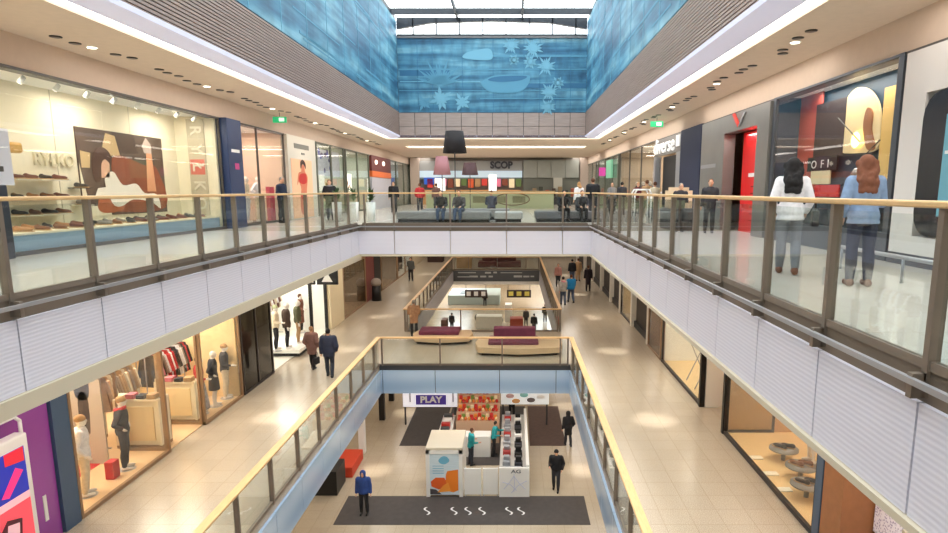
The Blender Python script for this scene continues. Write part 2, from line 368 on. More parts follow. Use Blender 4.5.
# skylight roof
t=sthing('window_2',(0,13,20.9)); b=MB()
for i in range(17):
    y=-8+i*2.69; b.box(SLX-.2,SRX+.2,y-.07,y+.07,21.1,21.4)
for x in (SLX-.15,-3.1,.45,SRX+.15): b.box(x-.05,x+.05,-8,EY+.3,21.12,21.36)
b.build('skylight_frame',M('frame_dark',(52,58,66)),t,local=False)
b=MB(); b.box(SLX-.2,SRX+.2,-8,EY+.3,21.41,21.45); b.build('pane',GLS,t,local=False)
# outer and end walls
b=MB(); b.box(-13.3,-13,-8,80,-.2,15.3); struct('wall_left',b,CREAM)
b=MB(); b.box(11,11.3,-8,80,-.2,15.3); struct('wall_right',b,CREAM)
b=MB(); b.box(-13.3,11.3,-8.3,-8,-.2,15.3); struct('wall_back',b,CREAM)
b=MB(); b.box(-13.3,11.3,64,64.3,4.2,15.3); b.box(-13.3,11.3,80,80.3,-.2,5); struct('wall_front',b,M('far_wall_tan',(206,196,180),.8))

# ---- fascia cladding ----
RIB=wave_mat('ribbed_white_panel',(218,216,229),(229,227,238),6.5,.42,.09,'Z',1.6,.3)
GBLUE=wave_mat('blue_gloss_panel',(150,176,206),(178,198,220),.35,.16,.02,'Z',2,.4)
LEFTP=[1.07+1.5*i for i in range(15)]; RIGHTP=[-.15+1.46*i for i in range(17)]; FARP=[-4.46+2.09*i for i in range(4)]
def fascia(name,axis,c,d,cuts,z0,z1,mat,gap=.012,th=.06):
    b=MB()
    for a,e in zip(cuts,cuts[1:]):
        if axis=='x': b.box(c,c+d*th,a+gap,e-gap,z0,z1)
        else: b.box(a+gap,e-gap,c,c+d*th,z0,z1)
    return struct(name,b,mat)
fascia('trim_6','x',UL,1,[-8]+LEFTP+[YF],9.5,10.36,RIB)
fascia('trim_7','x',UR,-1,[-8]+RIGHTP+[YF],9.5,10.36,RIB)
fascia('trim_8','y',YF,-1,[UL]+FARP+[UR],9.5,10.36,RIB)
BEI=M('beige_lip',(208,197,174),.6)
b=MB(); b.box(UL-.05,UL+.1,-8,YF+.1,9.28,9.49); struct('trim_9',b,BEI)
b=MB(); b.box(UR-.1,UR+.05,-8,YF+.1,9.42,9.49); struct('trim_10',b,BEI)
b=MB(); b.box(UL-.05,UR+.05,YF-.1,YF+.1,9.42,9.49); struct('trim_11',b,BEI)
# recess above the cladding
b=MB(); b.box(UL,UL+.015,-8,YF,10.36,10.6); b.box(UR-.015,UR,-8,YF,10.36,10.6); b.box(UL+.02,UR-.02,YF-.015,YF,10.36,10.6); struct('trim_12',b,BRONZE)
# mid level
MLP=[9.0+1.62*i for i in range(9)]; MRP=[9.0+1.62*i for i in range(9)]
fascia('trim_13','x',ML,1,[-8,2,5,7.4]+MLP+[22.75],4.2,5.1,GBLUE)
fascia('trim_14','x',MR,-1,[-8,2,5,7.4]+MRP+[22.75],4.2,5.1,GBLUE)
fascia('trim_15','y',22.8,-1,[ML,-5.0,-3.0,-.55,1.6,MR],4.2,5.1,GBLUE)
b=MB(); b.box(ML-.05,MR+.05,22.8,23.0,4.2,5.3); struct('trim_16',b,DGREY)
fascia('trim_17','x',ML,1,[28.5,34,40,46,51.5],4.2,5.2,M('lilac_grey_panel',(186,186,196),.5)); fascia('trim_18','x',MR,-1,[28.5,34,40,46,51.5],4.2,5.2,M('lilac_grey_panel',(186,186,196)))
b=MB(); b.box(ML,MR,51.3,51.5,4.35,5.25); struct('trim_19',b,M('charcoal_band',(84,88,94),.4))
b=MB(); b.box(ML,MR,51.2,51.5,4.1,4.35); struct('trim_20',b,WHITE)

# ---- balustrades ----
def balustrade(label,p0,p1,z,cuts,side,top=1.18,post_ends=True,bar=True,railw=.13,g='glass'):
    """side = unit vector towards the void; cuts = distances of posts from p0"""
    p0=Vector((p0[0],p0[1],z)); p1=Vector((p1[0],p1[1],z)); d=(p1-p0); L=d.length; d/=L; s_=Vector((side[0],side[1],0))
    t=thing('balustrade',label,'balustrade',tuple((p0+p1)/2))
    def obox(b,a,e,s0,s1,z0,z1):
        P=[p0+d*a+s_*s0,p0+d*e+s_*s1]; b.box(P[0].x,P[1].x,P[0].y,P[1].y,z+z0,z+z1)
    b=MB(); obox(b,-.05,L+.05,-railw/2,railw/2,top-.05,top); b.build('handrail',WOODR,t,local=False,bevel=.012)
    for c in cuts:
        if c<-.01 or c>L+.01: continue
        b=MB(); obox(b,c-.03,c+.03,-.045,.045,-.02,top-.05); 
        if bar: obox(b,c-.03,c+.03,.045,.14,-.2,-.02); obox(b,c-.03,c+.03,-.045,.06,-.2,-.02)
        b.build('post',STEEL,t,local=False)
    cc=[c for c in cuts if 0<=c<=L]
    if cc[0]>.25: cc=[0]+cc
    if cc[-1]<L-.25: cc=cc+[L]
    for a,e in zip(cc,cc[1:]):
        b=MB(); obox(b,a+.06,e-.06,-.008,.008,.07,top-.1); b.build('glass_panel',BAL,t,local=False)
    b=MB(); obox(b,0,L,-.03,.03,.0,.07); b.build('base_channel',STEEL,t,local=False)
    if bar: b=MB(); obox(b,0,L,.13,.17,-.09,-.045); b.build('edge_bar',LSTEEL,t,local=False)
    return t
balustrade('upper balustrade with oak handrail along the left shoe shop walkway',(UL+.0,-.5),(UL,YF),ZU,[y+.5 for y in LEFTP],(1,0))
balustrade('upper balustrade with oak handrail along the right walkway before two women',(UR,-.5),(UR,YF),ZU,[y+.5 for y in RIGHTP],(-1,0))
balustrade('upper balustrade with oak handrail across the far end before grey benches',(UL+.2,YF-.0),(UR-.2,YF),ZU,[.1]+[x-UL-.2 for x in FARP],(0,-1))
balustrade('middle floor balustrade left of the near opening above the kiosk',(ML,.5),(ML,22.8),ZM,[y-.5 for y in MLP],(1,0),1.1,bar=False,railw=.17)
balustrade('middle floor balustrade right of the near opening above the kiosk',(MR,.5),(MR,22.8),ZM,[y-.5 for y in MRP],(-1,0),1.1,bar=False,railw=.17)
balustrade('middle floor balustrade across the opening in front of the purple sofa',(ML+.12,22.8),(MR-.12,22.8),ZM,[0,2.2,4.55,6.75,MR-ML-.24],(0,-1),1.1,bar=False,railw=.15)
balustrade('middle floor balustrade left of the far opening',(ML,28.5),(ML,51.5),ZM,[0.05+1.5*i for i in range(16)],(1,0),1.1,bar=False,railw=.15)
balustrade('middle floor balustrade right of the far opening',(MR,28.5),(MR,51.5),ZM,[0.05+1.5*i for i in range(16)],(-1,0),1.1,bar=False,railw=.15)
balustrade('middle floor balustrade at the near end of far opening behind the purple sofa',(ML+.12,28.5),(MR-.12,28.5),ZM,[0,2.5,MR-ML-.24],(0,1),1.1,bar=False,railw=.12)
balustrade('middle floor balustrade at the far end of far opening',(ML+.12,51.5),(MR-.12,51.5),ZM,[0,1.2,3.6,6,MR-ML-.24],(0,-1),1.1,bar=False,railw=.12)
# ================= PEOPLE AND MANNEQUINS =================
SKIN=M('skin',(214,164,134),.55); SKIN2=M('skin_tan',(190,140,110),.55); EYE=M('eye_dark',(30,24,22),.3); MANN=M('mannequin_white',(232,226,218),.35)
def remesh(mb,name,mat,parent,vox,sm=2):
    me=bpy.data.meshes.new('t'); me.from_pydata([tuple(p) for p in mb.v],[],mb.f); me.update()
    o=bpy.data.objects.new('t',me); COL.objects.link(o)
    r=o.modifiers.new('r','REMESH'); r.mode='VOXEL'; r.voxel_size=vox; r.use_smooth_shade=True
    if sm: q=o.modifiers.new('s','SMOOTH'); q.factor=.5; q.iterations=sm
    bpy.context.view_layer.update()
    m2=bpy.data.meshes.new_from_object(o.evaluated_get(bpy.context.evaluated_depsgraph_get())); bpy.data.objects.remove(o); bpy.data.meshes.remove(me)
    m2.name=name; m2.materials.clear(); m2.materials.append(mat); m2.polygons.foreach_set('use_smooth',[True]*len(m2.polygons))
    o=bpy.data.objects.new(name,m2); COL.objects.link(o)
    if parent is not None:o.parent=parent
    return o
ARM={'down':((.05,-.03,-.28),(.03,.05,-.25)),'swingf':((.04,.08,-.27),(.0,.16,-.19)),'swingb':((.05,-.13,-.25),(.03,-.03,-.25)),
 'front':((.05,.04,-.27),(-.12,.22,.10)),'lap':((.05,.10,-.25),(-.08,.23,-.06)),'hip':((.2,-.08,-.2),(-.13,.12,-.15)),'pocket':((.09,-.07,-.27),(-.04,.15,-.19)),
 'reach':((.04,.16,-.2),(.0,.26,.0)),'bent':((.05,-.02,-.28),(.0,.24,-.02)),'up':((.12,.12,-.1),(-.08,.1,.22))}
def person(name,label,cat,loc,rz,H=1.75,pose='stand',arms=('down','down'),lean=0,female=False,top=None,top_kind='jacket',top_len=0.0,legs=None,skirt=None,
           hair=None,hair_len=0,shoes=None,hat=None,collar=None,skin=None,body=None,vox=.02,group=None,head=True,bulk=0,headturn=0,bare_legs=False,hood=None,slvs=True,mann=False,hairw=1.0,head_down=0):
    s=H/1.75; skin=skin or SKIN; body=body or skin
    t=thing(name,label,cat,loc,rz,group)
    w=.92 if female else 1.0
    hz={'sit':.50,'walk':.90}.get(pose,.93)
    a=R(lean); TV=Vector((0,math.sin(a),math.cos(a))); P=Vector((0,0,hz))
    def V(x,y,z): return Vector((x*s,y*s,z*s))
    def T(d,x=0,y=0): p=P+TV*d; return V(p.x+x,p.y+y*math.cos(a),p.z-y*math.sin(a))
    def torso(mb,k=0,lo=-.1,hi=.53,extra=()):
        rg=[(-.10,.135,.10),(0,.168,.12),(.14,.138*w,.10),(.30,.162*w,.118),(.42,.175*w,.108),(.475,.15*w,.09),(.53,.062,.058)]
        R_=[( T(d,0,-.005),(rx+k)*s,(ry+k)*s) for d,rx,ry in rg if lo-.001<=d<=hi+.001]
        R_=[(T(0)-V(0,0,-d) if False else (P*s+Vector((0,0,d*s))),(rx)*s,(ry)*s) for d,rx,ry in extra]+R_
        mb.loft(R_,18)
    shx=.182*w
    sh={-1:T(.445,-shx),1:T(.445,shx)}; el={};wr={}
    for sd,ar in zip((-1,1),arms):
        e,wv=ARM[ar]; el[sd]=sh[sd]+V(e[0]*sd,e[1],e[2]); wr[sd]=el[sd]+V(wv[0]*sd,wv[1],wv[2])
    hp={-1:V(-.09,0,hz-.02),1:V(.09,0,hz-.02)}
    if pose=='sit': kn={i:V(i*.11,.42,.50) for i in(-1,1)}; an={i:V(i*.11,.44,.09) for i in(-1,1)}
    elif pose=='walk': kn={-1:V(-.09,.2,.52),1:V(.09,.0,.49)}; an={-1:V(-.09,.32,.10),1:V(.09,-.28,.15)}
    elif pose=='step': kn={-1:V(-.09,.07,.5),1:V(.1,.02,.5)}; an={-1:V(-.09,.14,.09),1:V(.1,-.12,.10)}
    else: kn={i:V(i*.1,.015,.5) for i in(-1,1)}; an={i:V(i*.11,-.02,.09) for i in(-1,1)}
    def footv(i): return (V(0,.15,-.045) if not(pose=='walk' and i==1) else V(0,.13,-.10))
    mb=MB(); torso(mb)
    HC=T(.53)+V(0,.03+.04*head_down,.135-.03*head_down)
    mb.cap(T(.46),HC-V(0,.02,.06),.058*s,.05*s)
    mb.ball(HC,(.074*s,.095*s,.112*s),12,16); mb.ball(HC+V(0,.035,-.055),(.052*s,.06*s,.06*s))
    ft=Matrix.Rotation(headturn,3,'Z')
    mb.ball(HC+ft@V(0,.098,-.012),(.014*s,.022*s,.022*s),6,8)
    for i in(-1,1): mb.ball(HC+ft@V(i*.078,-.005,-.005),(.012*s,.02*s,.03*s),6,8)
    mb.ball(HC+ft@V(0,.088,-.05),(.024*s,.012*s,.008*s),6,8)
    for i in(-1,1):
        mb.cap(sh[i],el[i],.05*s*w,.038*s); mb.cap(el[i],wr[i],.038*s,.026*s)
        d=(wr[i]-el[i]).normalized(); q=Vector((0,1,0)) if abs(d.y)<.7 else Vector((0,0,1)); q=(q-d*q.dot(d)).normalized()
        mb.cap(wr[i],wr[i]+d*.07*s,.026*s,.032*s)
        for k,Lf in zip((-1.5,-.5,.5,1.5),(.06,.075,.078,.065)):
            r0=wr[i]+d*.08*s+q*k*.02*s; r1=r0+d*Lf*.55*s; mb.cap(r0,r1,.0095*s,.009*s,6); mb.cap(r1,r1+(d*.8+d.cross(q)*i*-.5)*Lf*.5*s,.009*s,.007*s,6)
        r0=wr[i]+d*.03*s+q*.025*s; mb.cap(r0,r0+(d*.6+q*.7)*.055*s,.012*s,.009*s,6)
        mb.cap(hp[i],kn[i],.083*s,.056*s); mb.cap(kn[i],kn[i]*.55+an[i]*.45+V(0,-.015,0),.054*s,.056*s); mb.cap(kn[i]*.55+an[i]*.45+V(0,-.015,0),an[i],.056*s,.036*s)
        mb.cap(an[i]-V(0,.03,.045),an[i]+footv(i),.042*s,.032*s)
    remesh(mb,'body',body,t,min(vox,.016) if vox<.03 else vox*.8)
    th={'shirt':.018,'jacket':.03,'coat':.04,'puffer':.055}.get(top_kind,.03)+bulk
    if top:
        mb=MB(); ex=[]
        lo=-.1
        if top_len and pose!='sit': ex=[(-top_len,.19+bulk,.15+bulk),(-top_len*.5,.18+bulk,.14+bulk)]; 
        if pose=='sit': lo=0
        torso(mb,th,lo=lo,hi=.475,extra=ex); mb.loft([(T(.40,0,-.005),(.165*w+th)*s,(.1+th)*s),(T(.475,0,-.005),(.155*w+th)*s,(.092+th)*s),(T(.515,0,-.005),(.10+th)*s,(.075+th)*s),(T(.545,0,0),(.064+th*.5)*s,(.062+th*.5)*s)],16)
        for i in(-1,1):
            mb.cap(sh[i],el[i],(.05+th)*s,(.038+th*.8)*s)
            if slvs: mb.cap(el[i],el[i]*.12+wr[i]*.88,(.038+th*.8)*s,(.03+th*.5)*s)
        remesh(mb,{'shirt':'shirt'}.get(top_kind,top_kind if top_kind in('coat',) else 'jacket'),top,t,vox)
    if legs:
        mb=MB(); mb.loft([(P*s+Vector((0,0,d*s)),rx*s,ry*s) for d,rx,ry in ((-.12,.15,.115),(-.02,.175,.13),(.08,.155,.112))],16)
        for i in(-1,1):
            mb.cap(hp[i],kn[i],.1*s,.074*s); q=kn[i]*.55+an[i]*.45+V(0,-.015,0); mb.cap(kn[i],q,.074*s,.076*s); mb.cap(q,an[i]+(kn[i]-an[i])*.04,.076*s,.056*s)
        remesh(mb,'trousers',legs,t,vox)
    if skirt:
        mt,ln,fl=skirt; mb=MB(); mb.loft([(P*s+Vector((0,0,d*s)),rx*s,ry*s) for d,rx,ry in ((-ln,.17+fl,.14+fl),(-ln*.5,.18+fl*.5,.14+fl*.5),(0,.178,.13),(.12,.15,.115))],20)
        remesh(mb,'skirt',mt,t,vox)
    mb=MB()
    for i in(-1,1): mb.cap(an[i]-V(0,.035,.042),an[i]+footv(i)+V(0,.01,0),.052*s,.042*s); mb.cap(an[i],an[i]+(kn[i]-an[i])*.12,.05*s,.05*s)
    if not mann or shoes: remesh(mb,'shoes',shoes or BLACK,t,min(vox,.016))
    if hair:
        mb=MB(); k_=hairw; mb.ball(HC+V(0,-.02,.025),(.086*s*k_,.096*s*k_,.105*s),10,14)
        if hair_len:
            L_=hair_len; mb.loft([(HC+V(.01,-.135,-L_),.05*s*k_,.03*s),(HC+V(.015,-.145,-L_*.75),.095*s*k_,.05*s),(HC+V(-.01,-.13,-L_*.5),.115*s*k_,.06*s),(HC+V(0,-.055,-.06),.105*s*k_,.07*s),(HC+V(0,-.03,.02),.09*s*k_,.085*s)],14)
        if hair_len>.3:
            rh=random.Random(5)
            for q_ in range(34):
                z_=rh.uniform(-hair_len*.85,.02); a_=rh.uniform(-1.3,1.3); mb.ball(HC+V(.09*k_*math.sin(a_)*(1.15+z_*.6),-.03-.06*math.cos(a_)-.105*min(1,max(0,-z_)/.2),z_),(.034*s,.028*s,.05*s),5,7)
        remesh(mb,'hair',hair,t,min(vox,.018))
    if hat:
        mb=MB(); mb.ball(HC+V(0,-.012,.045),(.092*s,.104*s,.088*s),10,14); mb.loft([(HC+V(0,-.01,.01),.095*s,.108*s),(HC+V(0,-.01,.05),.095*s,.108*s)],16); remesh(mb,'hat',hat,t,min(vox,.018))
    if hood:
        mb=MB(); mb.ball(HC+V(0,-.03,.01),(.115*s,.115*s,.135*s),10,14); mb.cap(HC+V(0,-.03,-.06),T(.45,0,-.02),.1*s,.12*s); remesh(mb,'hood',hood,t,min(vox,.02))
    if collar:
        mb=MB(); c=T(.50)
        for i in range(12):
            u=2*PI*i/12; mb.ball(c+V(.105*math.cos(u),.09*math.sin(u)-.01,.0+.02*math.sin(u)),(.048*s,.048*s,.05*s),6,8)
        remesh(mb,'collar',collar,t,min(vox,.02))
    if not mann:
        mb=MB()
        for i in(-1,1):
            mb.ball(HC+ft@V(i*.03,.088,.015),(.011*s,.008*s,.008*s),6,8)
            mb.build('eye',EYE,t,True); mb=MB()
    return t
def fab(n,c,var=.12): return M('cloth_'+n,c,.85,var=var,scale=14,bump=.15)
C_BLK=fab('black',(30,30,34)); C_NAVY=fab('navy',(36,44,66)); C_JEAN=fab('jeans',(74,88,112)); C_DK=fab('charcoal',(52,52,58)); C_BRN=fab('brown_mauve',(126,92,84)); C_TAN=fab('tan',(176,142,104))
C_WHT=fab('white',(230,226,228)); C_DENIM=fab('denim',(128,150,180)); C_BLUE=fab('bright_blue',(28,130,190)); C_RED=fab('red',(184,44,48)); C_TEAL=fab('teal',(42,158,164)); C_GREY=fab('grey',(120,120,122))
C_ROYAL=fab('royal_blue',(44,72,140)); C_CREAM=fab('cream',(218,204,178)); C_OLIVE=fab('olive',(92,92,66)); C_PINK=fab('pink',(206,120,134)); C_MAROON=fab('maroon',(104,40,48)); FUR=fab('fur',(160,120,88),.3)
H_BLK=fab('black_hair',(26,22,22)); H_BRN=fab('brown_hair',(98,62,42)); H_GREY=fab('grey_hair',(140,134,128)); H_FAIR=fab('fair_hair',(176,132,84))
def bag(name,label,loc,col,rz=0,w_=.28,h=.24,d=.1,strap=.2):
    t=thing(name,label,'bag',loc,rz); b=MB(); b.box(-w_/2,w_/2,-d/2,d/2,0,h); b.build('bag_body',col,t,bevel=.02)
    b=MB(); pts=[(-w_*.35,0,h)]+[(w_*.35*-math.cos(PI*i/8),0,h+strap*math.sin(PI*i/8)) for i in range(1,8)]+[(w_*.35,0,h)]; b.path(pts,.008,6); b.build('strap',col,t); return t
BACK=0      # walking away from the camera: forward is +y
TOCAM=PI
Z0,Z1,Z2=0.0,ZM,ZU
def at(px,py,z): p=onz(px,py,z); return (p[0],p[1],z)
# --- upper floor
person('person','woman with long black hair in white cardigan and grey jeans looking into the shop window','person',at(786,274,Z2),BACK-.3,1.76,'step',('pocket','pocket'),0,True,C_WHT,'shirt',.12,fab('grey_jeans',(112,118,126)),hair=H_BLK,hair_len=.42,hairw=1.2,bulk=.012,shoes=fab('brown_boot',(104,66,52)),vox=.014)
person('person','woman with wavy auburn hair in pale denim shirt looking into the shop window','person',at(857,286,Z2),BACK-.2,1.74,'stand',('pocket','bent'),4,True,C_DENIM,'shirt',.1,C_NAVY,hair=fab('auburn_hair',(122,74,52)),hair_len=.40,hairw=1.2,bulk=.014,shoes=fab('brown_boot',(104,66,52)),vox=.014)
x,y,z=at(283,223,Z2)
person('person','man in dark navy jacket standing with hands in front before beige shop wall','person',(x,y,z),-1.9,1.8,'stand',('bent','bent'),3,False,C_NAVY,'jacket',.05,C_BLK,hair=H_GREY,vox=.018)
person('person','person in black coat beside the blue pillar near the red display','person',at(240,226,Z2),-1.2,1.66,'stand',('down','down'),0,False,C_BLK,'coat',.3,C_BLK,hair=H_BLK,vox=.02)
person('person','person in black coat with grey fur collar walking past the blue decorated shop','person',at(331,220,Z2),PI+.3,1.74,'step',('pocket','pocket'),0,False,C_BLK,'coat',.25,C_DK,hair=H_BRN,collar=fab('grey_fur',(150,148,150)),vox=.02)
person('person','person in black hooded jacket just right of the orange topped info board','person',(-6.9,36,Z2),PI,1.78,'stand',('down','down'),0,False,C_BLK,'puffer',.05,C_DK,hair=H_BRN,vox=.028)
person('person','person in bright red jacket standing near the far left corner','person',(-5.4,36,Z2),.2,1.7,'stand',('pocket','pocket'),0,False,C_RED,'jacket',.05,C_DK,hair=H_BRN,vox=.028)
person('person','person in brown jacket next to the one in red','person',(-4.7,38,Z2),.0,1.72,'stand',('down','down'),0,False,C_BRN,'jacket',.05,C_DK,hair=H_BRN,vox=.03)
# seated on the grey benches
seats=[((-2.9,24.98),PI,C_BLK,C_JEAN,'person in black jacket and blue jeans seated on the long grey bench, leftmost',H_BLK),
       ((-2.15,25.0),PI-.2,C_DK,C_JEAN,'person in charcoal jacket and jeans seated leaning on long grey bench',H_BRN),
       ((-1.0,27.85),0.1,C_NAVY,C_DK,'person in navy sweater seated with back turned on rear grey bench',H_BRN),
       ((1.95,25.3),PI+.3,C_BLK,C_BLK,'person in black seated at left end of the right grey bench',H_BLK),
       ((2.7,25.3),PI+.2,C_DK,C_BLK,'person in charcoal coat seated at right end of the right grey bench',H_BRN)]
for (x,y),rz,c,lg,lab,hr in seats: person('person',lab,'person',(x,y,Z2+.01),rz,1.72,'sit',('lap','lap'),14,False,c,'jacket',0,lg,hair=hr,vox=.022)
person('person','broad man in black jacket standing behind right bench with back turned','person',(3.45,27.5,Z2),.1,1.82,'stand',('bent','bent'),0,False,C_BLK,'puffer',.05,C_DK,hair=H_BRN,vox=.024,bulk=.01)
person('person','woman in white jacket beside the broad man in black','person',(3.05,29.5,Z2),.3,1.68,'stand',('down','down'),0,True,C_WHT,'jacket',.05,C_DK,hair=H_FAIR,hair_len=.2,vox=.026)
for i,(px,c,hr,lab,Hh) in enumerate(((612,C_GREY,H_BRN,'person in grey jacket walking in right walkway, nearest the pink lit sign',1.7),(622,C_DK,H_BLK,'person in charcoal coat among the group below the diverse shop glass',1.72),(638,C_MAROON,H_FAIR,'fair haired person in maroon jacket in the group by clothes shop',1.68),(647,C_TAN,H_BRN,'person in tan coat in the group by clothes shop',1.76),(655,C_CREAM,H_BRN,'person in cream jacket nearest the black doorway of clothes shop',1.66))):
    Y=34-i*1.7; X=onz(px,208+i,Z2)[0]*0+ (px-514)*(Y*_F[1]+1.25*-_F[2]*0)/FPX
    person('person',lab,'person',(X,Y,Z2),rnd.choice((0,PI,.3)),Hh,'step',('down','swingf'),0,i%2==0,c,'jacket',.12,C_DK,hair=hr,vox=.026)
person('person','grey haired person in dark jacket stooping by paper stall on the right walkway','person',(5.0,18.9,Z2),PI,1.5,'stand',('bent','bent'),8,False,C_DK,'jacket',0,C_BLK,hair=H_GREY,vox=.02)
person('person','dark dressed person standing between paper stall and red doorway','person',(5.75,18.4,Z2),PI-.2,1.62,'stand',('bent','down'),0,False,C_DK,'jacket',.1,C_BLK,hair=H_BRN,vox=.02)
# --- middle floor
x,y,z=at(313,369,Z1); person('person','woman in mauve brown quilted coat with tan fur hood walking away','person',(x,y,z),BACK-.2,1.66,'step',('pocket','pocket'),0,True,C_BRN,'puffer',.32,C_BLK,hair=FUR,collar=FUR,vox=.018,bulk=.01)
x,y,z=at(330,377,Z1); person('person','man in dark navy parka and dark jeans walking away with black bag','person',(x,y,z),BACK+.1,1.80,'step',('down','pocket'),0,False,C_NAVY,'puffer',.18,fab('dark_jeans',(44,50,62)),hair=H_BLK,collar=fab('dark_fur',(80,60,52)),vox=.018,bulk=.01)
bag('shoulder_bag','small black bag at left hip of the man in navy parka',(x-.42,y-.05,z+.50),C_BLK,1.4)
person('person','figure in dark jacket standing far down the left middle walkway','person',at(411,281,Z1),PI,1.78,'stand',('down','bent'),0,False,fab('grey_green',(84,86,84)),'jacket',.1,C_BLK,hair=H_BLK,vox=.03)
person('person','person in brown fur coat leaning on the rail corner by the purple seating','person',(-4.55,27.6,Z1),.15,1.7,'stand',('bent','bent'),3,False,FUR,'coat',.3,C_BLK,hair=H_GREY,vox=.02,bulk=.01)
person('person','person in bright blue jacket walking in the right middle walkway','person',at(571,303,Z1),.15,1.76,'walk',('down','swingf'),0,False,C_BLUE,'puffer',.02,C_JEAN,hair=H_BRN,vox=.022)
px_=at(563,305,Z1); person('person','person in light grey jacket and pink scarf walking beside the bright blue jacket','person',px_,.1,1.7,'step',('swingb','swingf'),0,True,fab('light_grey',(176,172,168)),'jacket',.1,C_JEAN,hair=H_BLK,collar=C_PINK,vox=.022)
person('person','person in long black coat alone at right of the middle walkway','person',at(588,291,Z1),0,1.74,'stand',('down','down'),0,False,fab('dark_plum',(44,34,42)),'coat',.5,C_BLK,hair=H_BRN,vox=.024)
person('person','woman in red and white checked jacket far down the right middle walkway','person',at(558,287,Z1),PI,1.66,'step',('down','down'),0,True,fab('salmon_check',(196,140,132)),'jacket',.1,C_DK,hair=H_BRN,vox=.028)
person('person','person in black jacket far down the right middle walkway beside tan coat','person',at(572,283,Z1),0,1.76,'step',('down','down'),0,False,C_BLK,'jacket',.1,C_JEAN,hair=H_BLK,vox=.03)
person('person','person in long tan coat far down the right middle walkway','person',at(578,281,Z1),.2,1.7,'stand',('down','down'),0,True,C_TAN,'coat',.45,C_TAN,hair=H_BRN,vox=.03)
# --- ground floor
person('person','man in black jacket and beanie striding toward camera right of the kiosk','person',at(556,490,Z0),PI-.15,1.78,'step',('pocket','bent'),4,False,C_BLK,'puffer',.04,C_DK,hair=H_BLK,hat=C_BLK,vox=.018)
person('person','figure in long black hooded coat walking away at right ground floor','person',at(568,446,Z0),.2,1.74,'step',('down','pocket'),4,False,C_BLK,'coat',.35,C_DK,hood=C_BLK,vox=.02)
person('person','person in royal blue hooded puffer jacket standing at bottom left of the kiosk','person',(-5.55,21.35,0),PI,1.76,'stand',('down','down'),0,False,C_ROYAL,'puffer',.06,C_BLK,hood=C_ROYAL,vox=.018)
person('person','kiosk seller in teal shirt behind the juice booth facing right','person',at(471,465,Z0),-1.1,1.74,'stand',('bent','bent'),6,False,C_TEAL,'shirt',.08,fab('dark_jeans',(44,50,62)),hair=H_BRN,vox=.018)
person('person','kiosk seller in teal shirt and black apron leaning on the long counter','person',at(494,456,Z0),-1.5,1.7,'stand',('reach','bent'),8,True,C_TEAL,'shirt',.04,C_BLK,hair=H_BLK,vox=.018)
person('person','person in dark trousers standing under the pale menu sign on the ground floor','person',(-.12,31.3,.012),0,1.7,'step',('down','down'),0,False,C_DK,'jacket',.1,C_BLK,hair=H_BRN,vox=.024)
for (px,py,Hh,c,lab,pose) in ((534,334,1.78,C_BLK,'black dressed figure seen through the rail glass on far ground floor','stand'),(526,326,1.6,C_DK,'charcoal dressed figure behind the red stall on far ground floor','stand'),(545,322,1.7,C_BLK,'black coated person nearest the right edge of the far opening','stand'),(452,331,1.62,C_DK,'small dark figure by the cream planter on far ground floor','stand'),(485,306,1.7,C_BLK,'black figure standing in the pale blue stall far below','stand')):
    person('person',lab,'person',at(px,py,Z0),rnd.uniform(-.4,.4),Hh,pose,('down','down'),0,False,c,'coat',.2,C_DK,hair=H_BLK,vox=.03)

x,y,z=at(786,274,Z2); bag('shoulder_bag','black shoulder bag at right hip of the woman in white cardigan',(x+.36,y-.02,z+.72),C_BLK,1.2)
# ================= UPPER FLOOR =================
XL,XR=-9.55,6.7; ZG=14.18
BULK=M('bulkhead_beige',(206,186,168),.8,var=.02); FRAME=M('shop_frame',(88,84,80),.45,.3); PINKW=M('warm_wall',(222,200,178),.8)
b=MB(); b.box(XL-.3,XL,-8,58,ZG,ZC); b.box(XR,XR+.3,-8,58,ZG,ZC); struct('trim_21',b,BULK)
b=MB(); b.box(XL-.28,XL+.015,-8,58,ZG-.05,ZG); b.box(XR-.015,XR+.28,-8,58,ZG-.05,ZG); struct('trim_22',b,FRAME)
b=MB(); b.box(-13,XL-.3,-8,58,ZG,ZG+.1); b.box(XR+.3,11,-8,58,ZG,ZG+.1); struct('ceiling.003',b,WHITE)
SN=[3]
def shopfront(side,x,y0,y1,z0,z1,mull,fr=FRAME,fw=.05,base=.08,pane=SHG):
    t=sthing('window_%d'%SN[0],(x,(y0+y1)/2,z0)); SN[0]+=1
    b=MB(); b.box(x-.04,x+.04,y0,y1,z0,z0+base)
    b.box(x-.03,x+.03,y0,y1,z1-.05,z1)
    for y in [y0+fw/2]+list(mull)+[y1-fw/2]: b.box(x-.035,x+.035,y-fw/2,y+fw/2,z0,z1)
    b.build('window_frame',fr,t,local=False)
    b=MB(); b.box(x-.006,x+.006,y0+fw,y1-fw,z0+base,z1-.05); b.build('pane',pane,t,local=False)
    return t
def shop_light(x,y,z,sx,sy,p,col=WARM): area('shop_ceiling_light',(x,y,z),sx,sy,p,col)
def partition(name,x0,x1,y,z0,z1,mat,th=.1): b=MB(); b.box(x0,x1,y-th/2,y+th/2,z0,z1); struct(name,b,mat)
